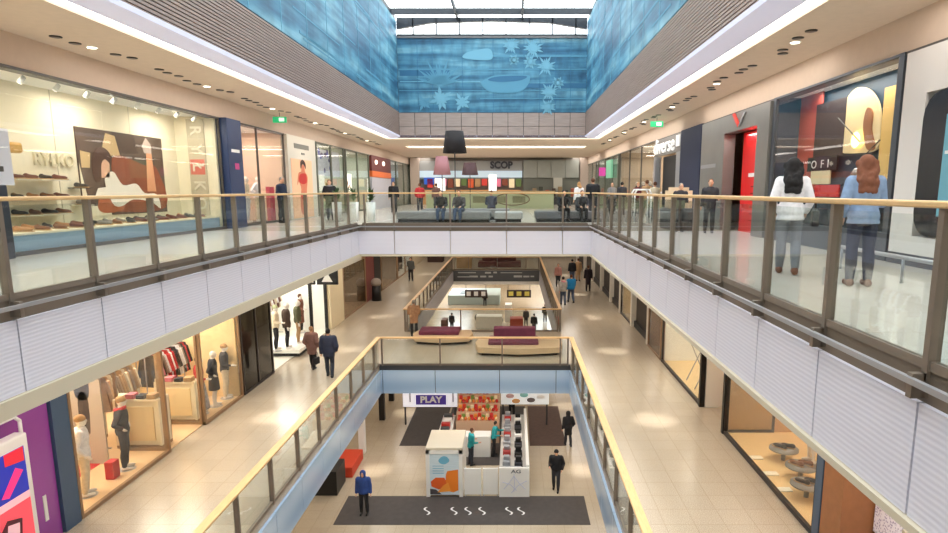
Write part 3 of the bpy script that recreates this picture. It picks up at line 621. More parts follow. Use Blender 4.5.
# ---- left shoe shop ----
SHOEW=M('shoe_shop_cream',(236,226,200),.7,var=.02); GSTEEL=M('panel_grey_beige',(190,180,156),.6)
b=MB(); b.box(-11.0,-10.9,-2,20.5,10.6,ZG); struct('wall_left',b,SHOEW)
b=MB()
for y in (9.2,12.1,15.1,18.1): b.box(-10.9,-10.892,y,y+.015,11,ZG)
struct('trim_23',b,GSTEEL)
partition('wall_left',-10.9,-9.62,20.55,10.6,ZG,SHOEW)
shopfront('L',XL,-2,20.65,10.6,ZG,[5.5])
for y in (3.5,8.5,12,15.5,19): shop_light(-10.15,y,ZG-.06,.35,1.6,55,(1,.93,.80))
b=MB(); b.box(-10.88,-9.65,8,20.45,10.6,10.98); t=thing('display_plinth','long pale blue display plinth with cream top in the shoe shop window','display stand',(-10.26,14.2,10.6))
b.build('plinth_body',M('pale_blue_board',(150,178,200),.6),t,local=False); b=MB(); b.box(-10.89,-9.63,8,20.47,10.98,11.02); b.build('plinth_top',SHOEW,t,local=False)
def shoe_proto():
    t=thing('shoe','shoe','shoe'); b=MB(); b.ball((0,.06,.035),(.042,.09,.04),8,10); b.ball((0,-.08,.055),(.036,.06,.05),8,10); b.cap((0,-.05,.05),(0,.06,.035),.04,.04)
    remesh(b,'shoe_upper',M('shoe_brown',(120,72,44),.4),t,.012); b=MB(); b.prism([(x,y,0) for x,y in ((-.03,-.13),(.03,-.13),(.036,0),(.045,.08),(.03,.15),(0,.17),(-.03,.15),(-.045,.08),(-.036,0))],(0,0,.018)); b.build('sole',M('shoe_sole',(196,160,116),.6),t)
    return t
SP=shoe_proto(); shoe_cols=[M('shoe_brown',(120,72,44)),M('shoe_black',(40,34,34),.4),M('shoe_tan',(176,126,84),.4),M('shoe_grey',(130,122,116),.5),M('shoe_maroon',(96,44,38),.4)]
protos=[SP]
for c in shoe_cols[1:]:
    q=dup(SP,(0,0,-50)); ch=[o for o in bpy.data.objects if o.parent==q and o.name.startswith('shoe_upper')][0]; recolour(ch,c); protos.append(q)
used=set()
def _sc(o): o.scale=(1.25,1.25,1.25); return o
def place_shoe(i,loc,rz,label,group):
    if i not in used: used.add(i); o=_sc(protos[i]); o.location=loc; o.rotation_euler=(0,0,rz); o['label']=label; o['group']=group; return o
    return _sc(dup(protos[i],loc,rz,label,group))
CN=['brown','black','tan','grey','maroon']
def shelf(x0,x1,y0,y1,z,lab,n,rs,grp):
    b=MB(); b.box(x0,x1,y0,y1,z-.025,z); single('display_shelf',b,M('shelf_glassy',(214,208,190),.3),lab,'shelf')
    for k in range(n):
        y=y0+.14+(y1-y0-.28)*k/max(1,n-1)
        for dy in (0,):
            i=rs.choice((0,1,2,4)); place_shoe(i,((x0+x1)/2+.02,y,z+.001),-PI/2+rs.uniform(-.3,.3),'%s leather shoe on %s, %s from the left'%(CN[i],grp.split(' on ')[1],ordn(k)),grp)
rs=random.Random(11)
shelf(-10.89,-10.5,13.35,14.95,12.10,'topmost cream shelf on left shoe shop wall under the letters',4,rs,'shoes on the topmost wall shelf')
shelf(-10.89,-10.5,13.35,14.95,11.68,'middle cream shelf on left shoe shop wall just below handrail height',4,rs,'shoes on the middle wall shelf')
shelf(-10.89,-10.5,13.35,14.95,11.32,'lowest cream shelf on left shoe shop wall above the plinth',4,rs,'shoes on the lowest wall shelf')
for z,l in ((11.92,'upper'),(11.5,'lower')):
    b=MB(); b.box(-10.89,-10.55,15.35,15.75,z-.02,z); single('display_shelf',b,BLACK if l=='upper' else M('shelf_glassy',(214,208,190)),l+' small bracket shelf at left edge of the sofa poster','shelf')
    place_shoe(1 if l=='upper' else 3,(-10.7,15.55,z+.001),-PI/2,'single shoe on the %s small bracket shelf beside the sofa poster'%l,None) if False else None
    i=1 if l=='upper' else 3
    o=place_shoe(i,(-10.7,15.55,z+.001),-PI/2,'single shoe on the %s small bracket shelf beside the sofa poster'%l,'shoes on small bracket shelves')
for k in range(30):
    y=12.6+k*.255; i=rs.choice((0,1,2,3,4,1)); x=-9.95-.45*(k%2)+rs.uniform(-.05,.05)
    place_shoe(i,(x,y,11.022),-PI/2+rs.uniform(-.5,.5),'%s shoe in %s row on the pale blue plinth, %s from the left'%(CN[i],'front' if k%2==0 else 'back',ordn(k//2)),'%s row of shoes on the pale blue plinth'%('front' if k%2==0 else 'back'))
o=text('shop_lettering','RYŁKO',.42,(-10.88,15.0,12.55),FACE_L,M('letter_pale',(214,204,176),.4),None,.03,bold=.005); tag(o,'pale raised letters on the cream back wall of the shoe shop','lettering')
# vertical banner on the end partition
t=thing('letter_banner','grey beige vertical banner of white letters at right end of shoe window','banner',(-10.18,20.49,10.9))
b=MB(); b.box(-10.5,-9.95,20.46,20.49,11.05,14.1); b.build('banner_board',GSTEEL,t,local=False)
for i,ch in enumerate('RYŁKO'):
    o=text('letter',ch,.5,(-10.22,20.45,13.75-i*.58),(PI/2,PI/2,0),M('letter_white',(224,218,198),.4),t,.01,bold=.008)
    if i==2: b=MB(); b.box(-10.46,-10.0,20.452,20.459,13.32-i*.58+.2,13.32-i*.58+.68); b.build('letter_red_block',M('faded_red',(206,110,96),.6),t,local=False)
# sofa poster
t=thing('wall_poster','dark framed poster of reclining figure in white on a brown leather sofa','poster',(-10.88,17.7,11.2))
def fpoly(pts,x,th=.004): b=MB(); b.prism([(x,y,z) for y,z in pts],(th,0,0)); return b
y0,y1,z0,z1=15.8,19.6,11.2,13.42; W_=y1-y0; H_=z1-z0
def pp(pts): return [(y0+u*W_,z0+v*H_) for u,v in pts]
b=MB(); b.box(-10.9,-10.86,y0,y1,z0,z1); b.build('poster_board',M('poster_dark',(84,66,56),.5,var=.2,scale=1.5),t,local=False)
def ply(name,pts,mat,k): fpoly(smoothp(pp(pts),4) if len(pts)>5 else pp(pts),-10.86+k*.004).build(name,mat,t,local=False)
ply('poster_white_border',[(0,0),(.28,0),(.28,.1),(.06,.12),(0,.6)],SHOEW,0.2)
ply('poster_sofa_back',[(.32,.42),(.38,.72),(.74,.62),(.9,.58),(.98,.06),(.3,.04),(.22,.1)],M('sofa_leather',(140,70,40),.5,var=.12,scale=2),.5)
ply('poster_sofa_arm',[(.14,.12),(.22,.3),(.36,.3),(.44,.22),(.42,.06),(.2,.03)],M('sofa_leather_light',(176,96,56),.5),1)
ply('poster_lampshade',[(.22,.70),(.30,.97),(.40,.95),(.44,.72)],M('poster_beige',(206,176,130),.6),1)
ply('poster_left_tones',[(.02,.55),(.10,.55),(.12,.72),(.02,.74)],M('poster_beige',(206,176,130)),1)
ply('poster_dress',[(.24,.42),(.34,.52),(.44,.36),(.60,.38),(.70,.26),(.86,.24),(.90,.05),(.78,.14),(.55,.18),(.40,.10),(.30,.14)],M('poster_white',(238,230,216),.6),2)
ply('poster_arm',[(.12,.22),(.16,.32),(.3,.34),(.36,.28),(.26,.2)],M('poster_white',(238,230,216)),2.2)
ply('poster_skin',[(.21,.44),(.30,.45),(.31,.62),(.25,.68),(.20,.58)],M('poster_skin',(226,180,150),.6),2)
ply('poster_hair',[(.14,.40),(.20,.42),(.22,.60),(.27,.66),(.33,.60),(.32,.74),(.24,.80),(.16,.74),(.12,.56)],M('poster_hair',(72,42,32),.6),3)
ply('poster_legs',[(.74,.28),(.77,.78),(.80,.90),(.84,.78),(.86,.28)],M('poster_leg',(214,150,110),.6),1.5)
ply('poster_shoes',[(.74,.78),(.72,.88),(.78,.98),(.84,.90),(.84,.78)],M('poster_greypink',(190,170,160),.6),2)
# wooden bar and posters at far left
b=MB(); b.box(-10.5,-10.3,8,13.35,12.62,12.84); single('hanging_wood_bar',b,M('golden_wood',(216,168,86),.4,var=.1,scale=4),'golden wooden bar hanging horizontally inside the shoe shop at far left','bar',bevel=.05)
t=thing('small_poster','white and pink paper notice in far left shoe window','poster',(-9.62,11.4,12.0)); b=MB(); b.box(-9.63,-9.61,10.9,12.12,11.95,13.0); b.build('paper',M('notice_white',(226,226,240),.6),t,local=False)
b=MB(); b.box(-9.61,-9.606,11.2,11.75,12.62,12.9); b.build('pink_print',M('pink_print',(206,70,110),.6),t,local=False); b=MB(); b.box(-9.61,-9.606,11.5,11.9,12.2,12.3); b.build('dark_print',DGREY,t,local=False)
b=MB(); b.box(-9.5,-9.3,10.0,11.55,10.6,11.95); single('dark_display_unit',b,M('blue_black',(40,48,60),.4),'dark blue black unit standing before the far left edge of shoe window','display stand',bevel=.02)
# blue pillar
t=thing('shop_pillar','tall navy blue pillar between the shoe shop and the pink lit shop','pillar',(-9.5,21.2,10.6))
b=MB(); b.box(-9.75,-9.3,20.68,21.75,10.6,ZG-.001); b.build('pillar_body',NAVY,t,local=False,bevel=.01); b=MB(); b.box(-9.3,-9.29,21.1,21.4,12.55,12.75); b.build('pink_mark',M('pink_mark',(190,60,130),.5),t,local=False)
b=MB(); b.box(-9.3,-9.29,20.9,21.5,13.1,13.2); b.build('white_mark',WHITE,t,local=False)
# ---- shops further along the left ----
def interior(side,x,y0,y1,z0,z1,depth,wall,power,col=WARM,fl=None,n=1):
    d=-1 if side=='L' else 1; xb=x+d*depth; nm='wall_left' if side=='L' else 'wall_right'
    b=MB(); b.box(xb,xb+d*.1,y0,y1,z0,z1); struct(nm,b,wall)
    b=MB(); b.box(x+d*.1,xb,y0-.04,y0+.04,z0,z1); b.box(x+d*.1,xb,y1-.04,y1+.04,z0,z1); struct(nm,b,wall)
    for k in range(n): shop_light(x+d*depth*.55,y0+(y1-y0)*(k+.5)/n,z1-.06,depth*.5,(y1-y0)/n*.6,power/n,col)
    return xb
interior('L',XL,21.8,26.35,10.6,ZG,2.4,PINKW,150,(1,.85,.75)); shopfront('L',XL,21.8,26.35,10.6,ZG,[23.6])
b=MB(); b.box(-11.6,-11.4,25.2,26.1,10.6,13.3); single('red_banner_stand',b,C_RED,'tall red panel inside shop just right of the blue pillar','banner')
def mannequin(lab,loc,rz,grp=None,**k):
    kw=dict(H=1.8,pose='stand',arms=('down','bent'),body=MANN,vox=.024,mann=True); kw.update(k)
    t=person('mannequin',lab,'mannequin',loc,rz,**kw)
    if grp:t['group']=grp
    b=MB(); b.lathe((0,0,-.02),[(.2,0),(.2,.015),(.02,.02)],18); b.build('base_plate',LSTEEL,t); return t
mannequin('white headed mannequin in cream top with red belt, left of the pair beside blue pillar',(-10.25,24.0,10.63),-PI/2,top=C_CREAM,top_kind='shirt',legs=C_WHT)
mannequin('white mannequin in cream top with arms bent, right of the pair beside blue pillar',(-10.25,25.1,10.63),-PI/2,top=C_WHT,top_kind='shirt',legs=C_CREAM,arms=('hip','hip'))
b=MB(); b.box(-10.05,-9.9,25.45,25.95,10.6,12.0); single('pink_sign_stand',b,M('pink_red_print',(206,80,100),.6),'pink red printed sign stand in window left of the man in navy jacket','sign')
# poster panel
t=thing('poster_panel','tall lit panel with white sign above poster of a woman in red','poster',(-9.5,28.3,10.6))
b=MB(); b.box(-9.7,-9.45,26.5,30.2,10.6,ZG-.001); b.build('panel_body',M('panel_offwhite',(226,220,206),.6),t,local=False)
b=MB(); b.box(-9.45,-9.43,26.8,29.5,10.65,13.2); b.build('peach_print',M('peach_print',(244,196,156),.6,emit=.15),t,local=False)
def pq(name,pts,mat,k):
    b=MB(); b.prism([(-9.43+k*.004,26.8+u*2.7,10.65+v*2.55) for u,v in (smoothp(pts,4) if len(pts)>3 else pts)],(.004,0,0)); b.build(name,mat,t,local=False)
pq('figure_skin',[(.36,.08),(.34,.35),(.40,.5),(.30,.62),(.22,.56),(.30,.76),(.44,.80),(.46,.9),(.60,.9),(.62,.8),(.74,.7),(.66,.45),(.68,.3),(.62,.08)],M('print_skin',(222,130,96),.6),1)
pq('figure_hair',[(.42,.84),(.42,.96),(.54,1.0),(.66,.94),(.66,.84),(.60,.9),(.5,.92)],M('poster_hair',(72,42,32)),2)
pq('red_top',[(.32,.62),(.36,.74),(.64,.76),(.68,.62),(.5,.58)],M('print_red',(206,46,40),.6),2); pq('red_bottom',[(.36,.38),(.5,.26),(.66,.4)],M('print_red',(206,46,40)),2)
b=MB(); b.box(-9.45,-9.43,27.3,29.2,13.66,13.86); b.build('dark_sign_letters',M('sign_shadow_grey',(128,126,118),.6),t,local=False)  # plain grey bar for the sign lettering
b=MB(); b.box(-9.45,-9.43,28.2,28.6,13.42,13.5); b.build('dark_sign_mark',M('sign_shadow_grey',(128,126,118)),t,local=False)
# blue decorated shop
interior('L',XL,30.5,35.6,10.6,ZG,2.4,M('pale_green_wall',(186,194,178),.7),120,NEUT); shopfront('L',XL,30.5,35.6,10.6,ZG,[33],fr=M('olive_frame',(84,88,72),.5),fw=.2)
t=thing('window_banner','white hanging banner with blue and violet blots at top of shop window','banner',(-9.75,33.3,12.6)); b=MB(); b.box(-9.77,-9.74,31.3,35.3,12.6,13.9); b.build('banner_cloth',M('banner_white',(224,228,236),.6),t,local=False)
for k in range(9): b=MB(); u=rs.uniform(31.6,33.6); v=rs.uniform(12.8,13.8); b.ball((-9.735,u,v),(.01,rs.uniform(.12,.3),rs.uniform(.08,.22)),6,10); b.build('blue_blot',M('blue_blot',(66,90,206),.6) if k%2 else M('violet_blot',(60,50,120),.6),t,local=False)
def plant(lab,loc,h=1.2,pot=WHITE,r=.35,seed=1,group=None,ph=.5,pr=.2):
    t=thing('potted_plant',lab,'plant',loc,0,group); b=MB(); b.lathe((0,0,0),[(pr*.8,0),(pr,ph),(pr*.9,ph),(pr*.88,ph-.05)],18); b.build('pot',pot,t,True)
    rr=random.Random(seed); b=MB()
    for i in range(70):
        a=rr.uniform(0,2*PI); el_=rr.uniform(.1,1.4); L_=rr.uniform(.4,1)*r; c=Vector((0,0,ph+rr.uniform(0,h-ph-.2))); d=Vector((math.cos(a)*math.cos(el_),math.sin(a)*math.cos(el_),math.sin(el_))); e=c+d*L_; sd=d.cross(Vector((0,0,1))).normalized()*.045; m_=c+d*L_*.5
        b.add([c,m_+sd,e,m_-sd],[(0,1,2,3)])
    b.build('foliage',M('leaf_green',(62,92,52),.6,var=.25,scale=5),t); return t
plant('bushy green plant in dark pot in the blue decorated shop window',(-10.2,32.2,10.6),1.7,DGREY,.5,2)
plant('second bushy green plant further along the same blue decorated window',(-10.2,34.4,10.6),1.6,DGREY,.5,3)
interior('L',XL,35.8,41.6,10.6,ZG,2.4,M('pale_green_wall',(186,194,178)),140,NEUT); shopfront('L',XL,35.8,41.6,10.6,ZG,[38.5],fr=M('olive_frame',(84,88,72)),fw=.2)
for y in (37.2,40.4): b=MB(); b.box(-10.6,-10.5,y-.35,y+.35,11.6,12.9); single('light_box',b,M('lightbox_white',(255,250,236),.5,emit=1.6),'glowing white upright panel in pale green shop, %s one'%('nearer' if y<38 else 'farther'),'light panel')
plant('tall green plant inside the pale green shop with glowing panels',(-10.3,38.9,10.6),1.7,WHITE,.5,4)
# info board with orange band
t=thing('info_board','pale lilac board with orange band and dark red header on left wall','board',(-9.5,44.6,10.6))
b=MB(); b.box(-9.7,-9.45,42,48.4,10.6,12.75); b.build('board_body',M('board_lilac',(196,198,212),.6),t,local=False)
b=MB(); b.box(-9.7,-9.42,42,48.4,12.75,13.15); b.build('orange_band',M('orange_band',(236,120,60),.6),t,local=False)
b=MB(); b.box(-9.7,-9.44,42,48.4,13.15,ZG-.002); b.build('dark_red_header',M('header_red',(112,52,52),.6),t,local=False)
for y in (43.2,45.6): b=MB(); b.ball((-9.4,y,13.75),(.08,.3,.16),6,10); b.build('lamp_spot',M('lamp_glow',(255,240,220),.5,emit=2),t,local=False)
interior('L',XL,48.6,57.8,10.6,ZG,2.4,M('grey_green_wall',(150,156,146),.7),120,NEUT); shopfront('L',XL,48.6,57.8,10.6,ZG,[51,54.5],fr=M('olive_frame',(84,88,72)),fw=.25)
# column at far left
b=MB(); b.box(-9.4,-8.6,57.2,58,10.6,ZC-.002); single('square_column',b,M('taupe_column',(176,160,148),.7),'square taupe column at the far left corner of upper floor','column')
b=MB(); b.box(6.0,6.7,57.2,58,10.6,ZC-.002); single('square_column',b,M('taupe_column',(176,160,148)),'square taupe column at the far right corner of upper floor','column')
# ---- right side of the upper floor ----
t=thing('wall_cabin','pale grey wall unit with dark round cornered window at right edge','cabin',(6.9,7.9,10.6))
b=MB(); b.box(6.62,6.9,10.35,10.95,10.8,ZG-.06); b.box(6.62,6.9,5.2,10.35,13.4,ZG-.06); b.box(6.62,6.9,5.2,10.35,10.8,11.1); b.box(6.62,6.9,5,5.3,10.8,ZG-.06); b.build('cabin_wall',M('cabin_grey_white',(218,214,210),.5),t,local=False)
b=MB(); P=[]
for cy,cz,a0 in ((9.95,13.0,0),(5.7,13.0,90),(5.7,11.5,180),(9.95,11.5,270)):
    for k in range(5): a=R(a0+k*22.5); P.append((6.6,cy+.38*math.cos(a),cz+.38*math.sin(a)))
b.prism(P,(.03,0,0)); b.build('window_surround',M('window_black',(34,36,42),.25),t,local=False)
b=MB(); b.box(6.585,6.6,5.9,9.75,11.45,13.0); b.build('window_screen',M('screen_teal',(96,150,166),.3,emit=.25),t,local=False)
b=MB(); b.box(6.58,6.585,5.9,9.7,12.4,12.45); b.build('screen_line',WHITE,t,local=False)
b=MB(); b.box(6.63,6.9,5,11,10.6,10.8); b.build('cabin_plinth',M('plinth_dark',(70,72,80),.5),t,local=False)
# window display
def yx(px,X): return X*FPX*1.0/(px-CX)*(1.0)      # distance along the walkway of a point seen at column px on wall X
def rz_(px,py,X): p=onx(px,py,X); return p[1],p[2]
xb=interior('R',XR,11.1,16.5,10.6,ZG,.75,M('display_deep_blue',(52,70,88),.6),70,(1,.88,.75)); shopfront('R',XR,11.1,16.5,10.6,ZG,[],fr=M('slate_frame',(80,86,94),.4,.3),fw=.16,base=.5)
def rpanel(thing_,name,px0,py0,px1,py1,X,mat,th=.03):
    y0,za=rz_(px0,py0,X); y1,zb=rz_(px1,py1,X); b=MB(); b.box(X,X+th,min(y0,y1),max(y0,y1),min(za,zb),max(za,zb))
    if thing_ is not None: return b.build(name,mat,thing_,local=False)
    return b
t=thing('hanging_banner','tall muted red banner hanging left in the window display','banner',(7.35,16,11.3)); rpanel(t,'banner_cloth',783,100,816,190,7.35,M('muted_red',(190,84,72),.6),.02)
single('dark_print_panel',rpanel(None,'',817,105,842,155,7.33,None),M('brown_black_print',(58,44,44),.5),'dark brown printed panel in middle of the window display','panel')
t=thing('word_sign','black sign with white letters above pale cards in the window display','sign',(7.3,14.4,11.7)); rpanel(t,'sign_board',808,158,836,170,7.3,BLACK)
y_,z_=rz_(820,164.5,7.27); [text('sign_letter',q_,.27,(7.28,y_+d_,z_),FACE_R,WHITE,t,.004,bold=.0,sx=1.3) for q_,d_ in (('O',.33),('F',-.08),('I',-.36))]
rpanel(t,'pale_card',811,171,829,184,7.3,M('card_cream',(232,220,180),.6))
single('red_sale_card',rpanel(None,'',815,185,838,197,7.2,None),M('sale_red',(214,40,44),.5),'bright red card low between the two women in window display','sign')
t=thing('arch_sculpture','large glowing cream arch shaped prop with warm core in the window display','prop',(7.3,13.2,11.9))
def rpts(P,X,k=5): return [(X,)+rz_(px,py,X) for px,py in [tuple(q) for q in smoothp(P,k)]]
b=MB(); b.prism(rpts([(837,150),(839,122),(846,100),(857,88),(869,90),(878,104),(880,128),(877,148),(860,153)],7.34),(.05,0,0)); b.build('arch_panel',M('arch_cream',(226,206,160),.5,emit=.12),t,local=False)
b=MB(); b.prism(rpts([(866,148),(863,125),(867,108),(872,113),(871,130),(874,148)],7.31),(.03,0,0)); b.build('arch_shadow_figure',M('arch_brown',(150,96,60),.6),t,local=False)
b=MB(); y_,z_=rz_(855,140,7.25); b.ball((7.26,y_,z_),(.04,.17,.17),8,12); b.build('arch_lamp',M('arch_lamp',(255,226,140),.5,emit=4),t,local=False)
for (a_,c_) in (((838,118),(860,142)),((880,140),(862,158))):
    b=MB(); b.tube((7.22,)+rz_(a_[0],a_[1],7.22),(7.22,)+rz_(c_[0],c_[1],7.22),.012); b.build('arch_wire',DGREY,t,local=False)
single('yellow_light_column',rpanel(None,'',885,88,898,190,7.3,None,.06),M('golden_glow',(226,186,110),.5,emit=.2),'tall golden yellow glowing strip at right side of window display','light panel')
for i,(px,c,l) in enumerate(((858,C_TAN,'bronze dressed mannequin behind the denim shirt woman, left of the pair'),(873,C_GREY,'silver headed mannequin in mustard behind the denim shirt woman, right of the pair'))):
    mannequin(l,(7.02,onx(px,170,7.02)[1],10.63),PI/2,H=1.72,arms=('down','down'),top=c if i==0 else fab('mustard',(186,142,60)),top_kind='shirt',legs=C_DK,body=M('mannequin_silver',(176,172,170),.2,.6))
b=MB(); b.box(6.76,7.4,11.3,16.3,10.6,10.62); struct('trim_24',b,DGREY)
# metal portal with red doorway
PORT=M('portal_metal',(132,132,128),.35,.4,var=.05,scale=2)
t=thing('shop_portal','dark grey metal shop portal framing the red doorway','doorway',(6.8,19.6,10.6))
b=MB(); b.box(6.6,6.95,16.55,17.35,10.6,ZG-.06); b.box(6.6,6.95,20.0,22.4,10.6,ZG-.06); b.box(6.6,6.95,17.35,20.0,13.6,ZG-.06); b.build('metal_cladding',PORT,t,local=False)
b=MB(); b.box(6.59,6.6,20.7,22.3,12.6,12.72); b.build('steel_line',LSTEEL,t,local=False)
b=MB(); b.prism([(6.59,19.25,14.1),(6.59,18.75,13.68),(6.59,18.68,13.78),(6.59,19.1,14.12)],(-.04,0,0)); b.build('red_tick',M('tick_red',(226,70,60),.5),t,local=False)
b=MB(); b.prism([(6.59,18.75,13.68),(6.59,18.35,14.05),(6.59,18.2,14.05),(6.59,18.7,13.68)],(-.03,0,0)); b.build('grey_tick',LSTEEL,t,local=False)
b=MB(); b.box(8.9,9,16.6,22.3,10.6,14.1); struct('wall_right',b,BLACK)
t=thing('red_door_wall','bright red glossy wall panel inside the metal portal','panel',(7.1,18.5,10.6)); b=MB(); b.box(7.05,7.15,17.55,19.55,10.6,13.58); b.build('red_sheet',M('gloss_red',(222,22,26),.3,emit=.12),t,local=False)
b=MB(); b.box(7.035,7.05,18.35,18.95,12.25,12.36); b.build('white_word_bar',WHITE,t,local=False)
for k in range(6): b=MB(); b.box(7.035,7.05,18.0,18.7,11.95-k*.2,11.98-k*.2); b.build('fine_print_line',M('dull_red',(150,30,30),.5),t,local=False)
b=MB(); b.box(7.0,7.1,17.38,17.5,10.6,13.5); single('lit_door_edge',b,M('warm_edge',(244,206,160),.5,emit=.7),'thin warm lit vertical strip at right edge of red doorway','light')
area('shop_ceiling_light',(7.0,18.5,13.5),.2,1.5,25,(1,.9,.85))
t=thing('shop_pillar','navy blue pillar between the metal portal and clothes shop on the right','pillar',(6.7,23.9,10.6)); b=MB(); b.box(6.6,7.0,22.5,25.2,10.6,ZG-.001); b.build('pillar_body',M('navy_dark',(30,40,70),.7),t,local=False,bevel=.01)
# clothes shop
interior('R',XR,25.3,40,10.6,ZG,3.4,M('shop_tan_wall',(190,170,146),.7),420,WARM,n=3)
shopfront('R',XR,30.0,40,10.6,ZG,[33.3,36.6]); b=MB(); b.box(XR-.04,XR+.04,25.3,30,13.4,ZG-.05); struct('trim_25',b,M('sign_metal',(136,134,130),.4,.3))
b=MB(); b.box(7.0,7.1,26,29.7,10.6,13.38); struct('door_1',b,BLACK)
b=MB(); b.box(6.62,6.9,25.3,25.9,10.6,13.4); b.box(6.62,6.9,29.7,30,10.6,13.4); struct('trim_26',b,LSTEEL)
o=text('shop_sign','diverse',.95,(6.64,28.25,13.80),FACE_R,M('sign_white_lit',(245,245,245),.4,emit=.35),None,.02,bold=.004,sx=1.4); tag(o,'white lit word sign above black doorway of the right clothes shop','shop sign')
b=MB(); b.box(6.58,6.62,25.35,25.9,13.62,14.05); single('sign_flag_mark',b,M('sign_white_lit',(250,250,250)),'small white flag mark at right end of the word sign','sign')
for k in range(5): mannequin('mannequin in %s behind the clothes shop glass left of the black doorway'%('white blouse','tan coat','grey jacket','maroon dress','navy coat')[k],(7.5,31+k*1.8,10.63),PI/2,top=(C_WHT,C_TAN,C_GREY,C_MAROON,C_NAVY)[k],top_kind='coat',top_len=.2,legs=C_DK,vox=.035)
interior('R',XR,40.4,57.6,10.6,ZG,2.4,M('grey_green_wall',(150,156,146)),220,NEUT,n=2); shopfront('R',XR,40.4,57.6,10.6,ZG,[43,46.5,50,54],fr=M('olive_frame',(84,88,72)),fw=.25)
b=MB(); b.box(6.5,6.62,42.3,44.6,12.7,13.9); single('green_shop_sign',b,M('sign_green',(110,170,140),.5,emit=.5),'pale green lit sign panel on far right wall','shop sign')
b=MB(); b.box(6.2,6.66,46.0,46.15,12.9,13.5); single('pink_shop_sign',b,M('sign_magenta',(190,60,150),.5,emit=.3),'magenta pink projecting sign at the far right wall','shop sign')
# paper stall, rack
t=thing('paper_stall','low grey stall holding cream cards upright on the right walkway','stall',(5.3,20.3,10.6))
b=MB(); b.box(4.9,5.7,19.6,21,10.62,11.3); b.build('stall_table',DGREY,t,local=False,bevel=.02)
for k in range(3):
    b=MB(); y=19.7+k*.42; b.box(4.95,5.6,y,y+.03,11.3,11.85+.1*(k%2)); b.build('card',M('card_paper',(226,208,176),.7),t,local=False)
t=thing('tube_rack','white bent tube rack standing left of the paper stall','rack',(4.9,24.2,10.6))
for y in (23.9,24.5):
    b=MB(); b.path([(4.6,y,10.6),(4.6,y,11.75),(4.68,y,11.88),(5.15,y,11.88),(5.22,y,11.75),(5.22,y,10.6)],.03); b.build('bent_tube',WHITE,t,True,local=False)
b=MB(); b.tube((4.6,23.9,11.2),(4.6,24.5,11.2),.02); b.build('cross_bar',WHITE,t,local=False)
# low rail added to imitate a reflection in the glass, near right edge
t=thing('reflection_rail','low shiny steel rail imitating a glass reflection at foot of the grey cabin','rail',(5.3,8.5,10.6))
b=MB(); b.tube((5.3,4.6,10.95),(5.3,10.2,10.95),.03,n=12); b.build('rail_tube',LSTEEL,t,True,local=False)
for y in (4.9,6.6,8.4,10.0): b=MB(); b.tube((5.3,y,10.6),(5.3,y,10.95),.02); b.build('stanchion',LSTEEL,t,True,local=False)
# ---- far landing: giant floor lamps, benches, counters ----
def floor_lamp(lab,x,y,zt,zb,rb,rt,mat):
    t=thing('giant_floor_lamp',lab,'floor lamp',(x,y,10.6)); b=MB(); b.lathe((0,0,0),[(.32,0),(.32,.03),(.03,.05)],24); b.build('lamp_base',DGREY,t,True)
    b=MB(); b.tube((0,0,.04),(0,0,zb-10.6+.3),.022); b.build('pole',DGREY,t,True)
    b=MB(); n=32; h0=zb-10.6; h1=zt-10.6; v=[];
    for r,z in ((rb,h0),(rt,h1),(rt-.02,h1),(rb-.02,h0)): v+=[(r*math.cos(2*PI*j/n),r*math.sin(2*PI*j/n),z) for j in range(n)]
    b.add(v,[(i*n+j,i*n+(j+1)%n,((i+1)%4)*n+(j+1)%n,((i+1)%4)*n+j) for i in range(4) for j in range(n)]); b.build('lamp_shade',mat,t,True)
    b=MB(); 
    for a in range(3): b.tube((0,0,h0+.3),((rb-.03)*math.cos(a*2.1),(rb-.03)*math.sin(a*2.1),h0+.04),.008)
    b.build('shade_spider',DGREY,t)
    return t
floor_lamp('giant floor lamp with large black shade, tallest of three over grey benches',-2.52,27,14.32,13.42,.51,.38,M('shade_black',(44,40,42),.8))
floor_lamp('giant floor lamp with dusty pink shade left of the black one',-4.1,36,13.76,12.74,.50,.33,M('shade_pink',(184,130,136),.8))
floor_lamp('giant floor lamp with plum brown shade right of the black one',-2.65,38,13.5,12.77,.50,.36,M('shade_plum',(112,90,96),.8))
BEN=M('bench_grey',(128,126,124),.8,var=.06,scale=8)
def bench(lab,x0,x1,y0,y1,h=.42,back=None,mat=BEN):
    t=thing('lounge_bench',lab,'bench',((x0+x1)/2,(y0+y1)/2,10.6)); b=MB(); b.box(x0+.06,x1-.06,y0+.06,y1-.06,10.6,10.72); b.build('bench_plinth',BLACK,t,local=False)
    b=MB(); b.box(x0,x1,y0,y1,10.72,10.6+h); b.build('seat',mat,t,local=False,bevel=.05)
    if back: b=MB(); b.box(back[0],back[1],back[2],back[3],10.6+h,10.6+h+.22); b.build('backrest',mat,t,local=False,bevel=.04)
bench('long low grey upholstered bench at left of the landing',-4.65,-.95,24.6,26.2,.42)
bench('rear grey upholstered bench behind the long one under plum lamp',-4.0,-.2,26.9,28.2,.46)
bench('pale grey low bench right of the long one',-.8,.35,24.9,26.4,.40,mat=M('bench_pale',(160,158,154),.8,var=.05,scale=8))
bench('dark charcoal low bench right of the centre post',.85,3.2,24.9,26.5,.42,mat=M('bench_dark',(92,92,94),.8,var=.06,scale=8))
for i,x in enumerate((-7.3,-6.6,-5.9)): plant('tall white cylinder planter with green leaves, %s of three at left landing corner'%('leftmost','middle','rightmost')[i],(x,25.8,10.6),1.35,M('planter_white',(226,226,222),.4),.38,20+i,'tall white planters on the landing',.78,.2)
